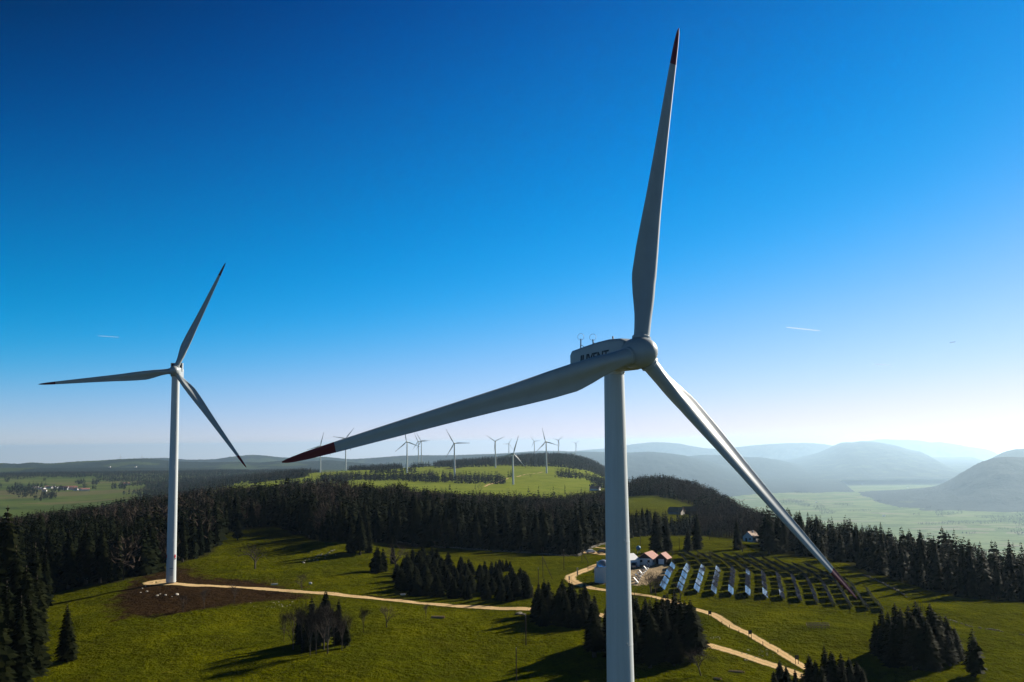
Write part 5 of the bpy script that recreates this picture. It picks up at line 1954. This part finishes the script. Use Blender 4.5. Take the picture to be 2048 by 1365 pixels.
def litter():
    for k, (px, py, s) in enumerate([(284, 1178, .5), (291, 1173, .45), (294, 1184, .6), (300, 1171, .4), (281, 1186, .4), (315, 1192, .7), (331, 1191, .75), (354, 1190, .95), (320, 1189, .4), (344, 1194, .35)]):
        boulder(G(px, py), s * .82, 'pale boulder lying on the bare earth below the left turbine', 'pale boulders on the bare earth', k)
    rg = random.Random(9)
    for k in range(26):
        px, py = rg.uniform(598, 672), 0
        py = 1128 - (px - 598) * 0.32 + rg.uniform(-5, 6)
        boulder(G(px, py), rg.uniform(.25, .6), 'pale rock on the slope of the rocky knoll', 'rocks on the rocky knoll', 30 + k)
    for k in range(22):
        boulder(G(rg.uniform(1478, 1548), 0 + rg.uniform(1300, 1322)), rg.uniform(.12, .3), 'pale stone scattered between the two gravel paths', 'stones between the gravel paths', 70 + k)
    for k in range(16):
        boulder(G(rg.uniform(500, 590), rg.uniform(1204, 1216)), rg.uniform(.12, .3), 'pale stone strewn below the gravel track on the left', 'stones below the gravel track', 100 + k)
    boulder(G(1038, 1229), 1.15, 'dark boulder beside the gravel track left of the clump', None, 131, mat='wall_stone')
    boulder(G(1047, 1230), 0.8, 'smaller boulder right next to the dark boulder', None, 132, mat='wall_stone')
    for k in range(14):
        boulder(G(rg.uniform(1405, 1440), 1276 + rg.uniform(-2, 3)), rg.uniform(.12, .25), 'little stone on the bank above the lower gravel path', 'stones above the lower gravel path', 140 + k)

    def logs(px, py, n, L, label, rot):
        g = G(px, py)
        t = thing('log_pile', label, 'log pile', (g.x, g.y, g.z), rot)
        for k in range(n):
            a = random.uniform(-.15, .15)
            c = Vector((random.uniform(-.4, .4), (k % 3) * .35 - .3, 0.18 + (k // 3) * .28))
            d = Vector((math.cos(a), math.sin(a), 0)) * L / 2
            MB().tube(c - d, c + d, .17, .14, 8).build('log', M['cut_wood'], t)
    logs(877, 1237, 6, 3.4, 'pile of cut logs on the meadow below the plantation', R(-12))
    logs(1474, 1345, 3, 3.0, 'weathered logs lying below the lower gravel path', R(-20))
    logs(1438, 1359, 2, 1.6, 'short grey logs near the gnarled leafless tree', R(-30))
    # trough and marker stakes
    g = G(549, 1170)
    t = thing('trough', 'white beam with two yellow stakes on the meadow edge', 'trough', (g.x, g.y, g.z), R(25))
    MB().box((0, 0, .2), (2.3, .35, .4)).build('beam', M['white_wall'], t)
    for x in (-0.9, 1.0):
        MB().box((x, .5, .8), (.1, .1, 1.8)).build('stake', M['yellow'], t)
    g = G(806, 1191)
    t = thing('trough', 'white trough at the shaded edge of the plantation', 'trough', (g.x, g.y, g.z), R(15))
    MB().box((0, 0, .12), (1.5, .6, .1)).box((0, -.3, .26), (1.5, .08, .34)).box((0, .3, .26), (1.5, .08, .34)).box((-.75, 0, .26), (.08, .52, .34)).box((.75, 0, .26), (.08, .52, .34)).build('basin', M['white_wall'], t)
    g = G(621, 1168.5); o = MB().box((0, 0, .25), (.9, .5, .5)).lathe([(.1, .5), (.1, .7)], 6).build('marker_block', M['white_wall']); o.location = g
    tag(o, 'small white block on the open meadow right of the leafless tree', 'block')
    # timber pens with brush
    for px, py, lab in [(1636, 1256, 'timber pen around dark brush on the right meadow'), (1355, 1228, 'timber pen around dark brush beside the clump right of the tower')]:
        g = G(px, py)
        t = thing('timber_pen', lab, 'pen', (g.x, g.y, g.z), R(-12))
        for i in range(7):
            for s in (-1, 1):
                q = MB().box((-2.7 + .9 * i, s * 1.5, .55), (.1, .1, 1.2)).build('post', M['wood'], t)
        for s in (-1, 1):
            for z in (.4, .8, 1.1):
                MB().box((0, s * 1.56, z), (5.6, .06, .1)).build('rail', M['wood'], t)
        for s in (-1, 1):
            MB().box((s * 2.9, 0, .8), (.08, 3.0, .12)).build('rail', M['wood'], t)
        v, f = BUSH[0][1], None
        c = link('brush', BUSH[0][1], t); c.scale = (2.6, 2.2, 1.2)
    # trial rack of little panels in the yard
    a, b = G(1272, 1167), G(1301, 1124)
    n = 11
    for k in range(n):
        u = k / (n - 1)
        p = a.lerp(b, u)
        z = h1(p.x, p.y)
        lab = 'small trial solar rack in the yard, %s from the path' % ordinal(k)
        t = thing('trial_rack', lab, 'solar panel', (p.x, p.y, z), R(-11), 'small trial racks in the yard')
        big = 1.9 if k in (0, 1, n - 1) else 1.15
        rot = Matrix.Rotation(R(48), 3, 'Y')
        MB().box((0, 0, 1.2), (1.5 * big * .8, 1.7, .05), rot).build('panel', M['cells'] if k % 3 else M['tent'], t)
        for y in (-.6, .6):
            MB().box((-.15, y, .55), (.08, .08, 1.2)).build('leg', M['tent'], t)
        MB().box((.55, 0, .25), (.5, 1.5, .25)).build('base_beam', M['tent'], t)
    # contrails of aeroplanes far away
    for (x0, y0, x1, y1, D, r, lab) in [(1573, 655, 1640, 662, 90000, 54, 'thin white contrail right of the upright blade'), (1899, 686, 1911, 684, 92000, 60, 'short bright contrail near the right edge of the sky'), (196, 672, 238, 675, 90000, 33, 'faint contrail in the sky left of the left turbine'), (1748, 729, 1784, 731, 95000, 36, 'faint contrail low in the sky on the right')]:
        p, q = at(x0, y0, D), at(x1, y1, D * 1.01)
        b = MB()
        m = 10
        for k in range(m):
            u0, u1 = k / m, (k + 1) / m
            w = lambda u: r * (0.15 + 0.85 * math.sin(math.pi * min(1, u * .85 + .1)) ** .5)
            b.tube(p.lerp(q, u0), p.lerp(q, u1), w(u0), w(u1), 8, caps=False)
        o = b.build('contrail', M['contrail'])
        tag(o, lab, 'contrail')


def contrail_mat():
    m, nt, b = new_mat('thin_ice_cloud')
    nt.nodes.remove(b)
    t = N(nt, 'ShaderNodeBsdfTranslucent')
    t.inputs['Color'].default_value = (1, 1, 1, 1)
    tr = N(nt, 'ShaderNodeBsdfTransparent')
    ms = N(nt, 'ShaderNodeMixShader')
    ms.inputs[0].default_value = 0.2
    nt.links.new(tr.outputs[0], ms.inputs[1])
    nt.links.new(t.outputs[0], ms.inputs[2])
    nt.links.new(ms.outputs[0], nt.nodes['Material Output'].inputs['Surface'])
    return m


M['contrail'] = contrail_mat()
litter()


# ------------------------------------------------------------------ haze
def haze():
    z0, z1 = -2400.0, 185.0
    b = MB().box((0, 29500, (z0 + z1) / 2), (160000, 77000, z1 - z0))
    m = bpy.data.materials.new('haze')
    m.use_nodes = True
    nt = m.node_tree
    nt.nodes.remove(nt.nodes['Principled BSDF'])
    v = N(nt, 'ShaderNodeVolumePrincipled')
    v.inputs['Color'].default_value = (0.55, 0.79, 1.0, 1)
    v.inputs['Density'].default_value = HAZE
    v.inputs['Anisotropy'].default_value = 0.5
    nt.links.new(v.outputs[0], nt.nodes['Material Output'].inputs['Volume'])
    o = b.build('haze', m)
    tag(o, 'thin sunlit haze filling the air above the valley', 'haze', kind='stuff')


haze()
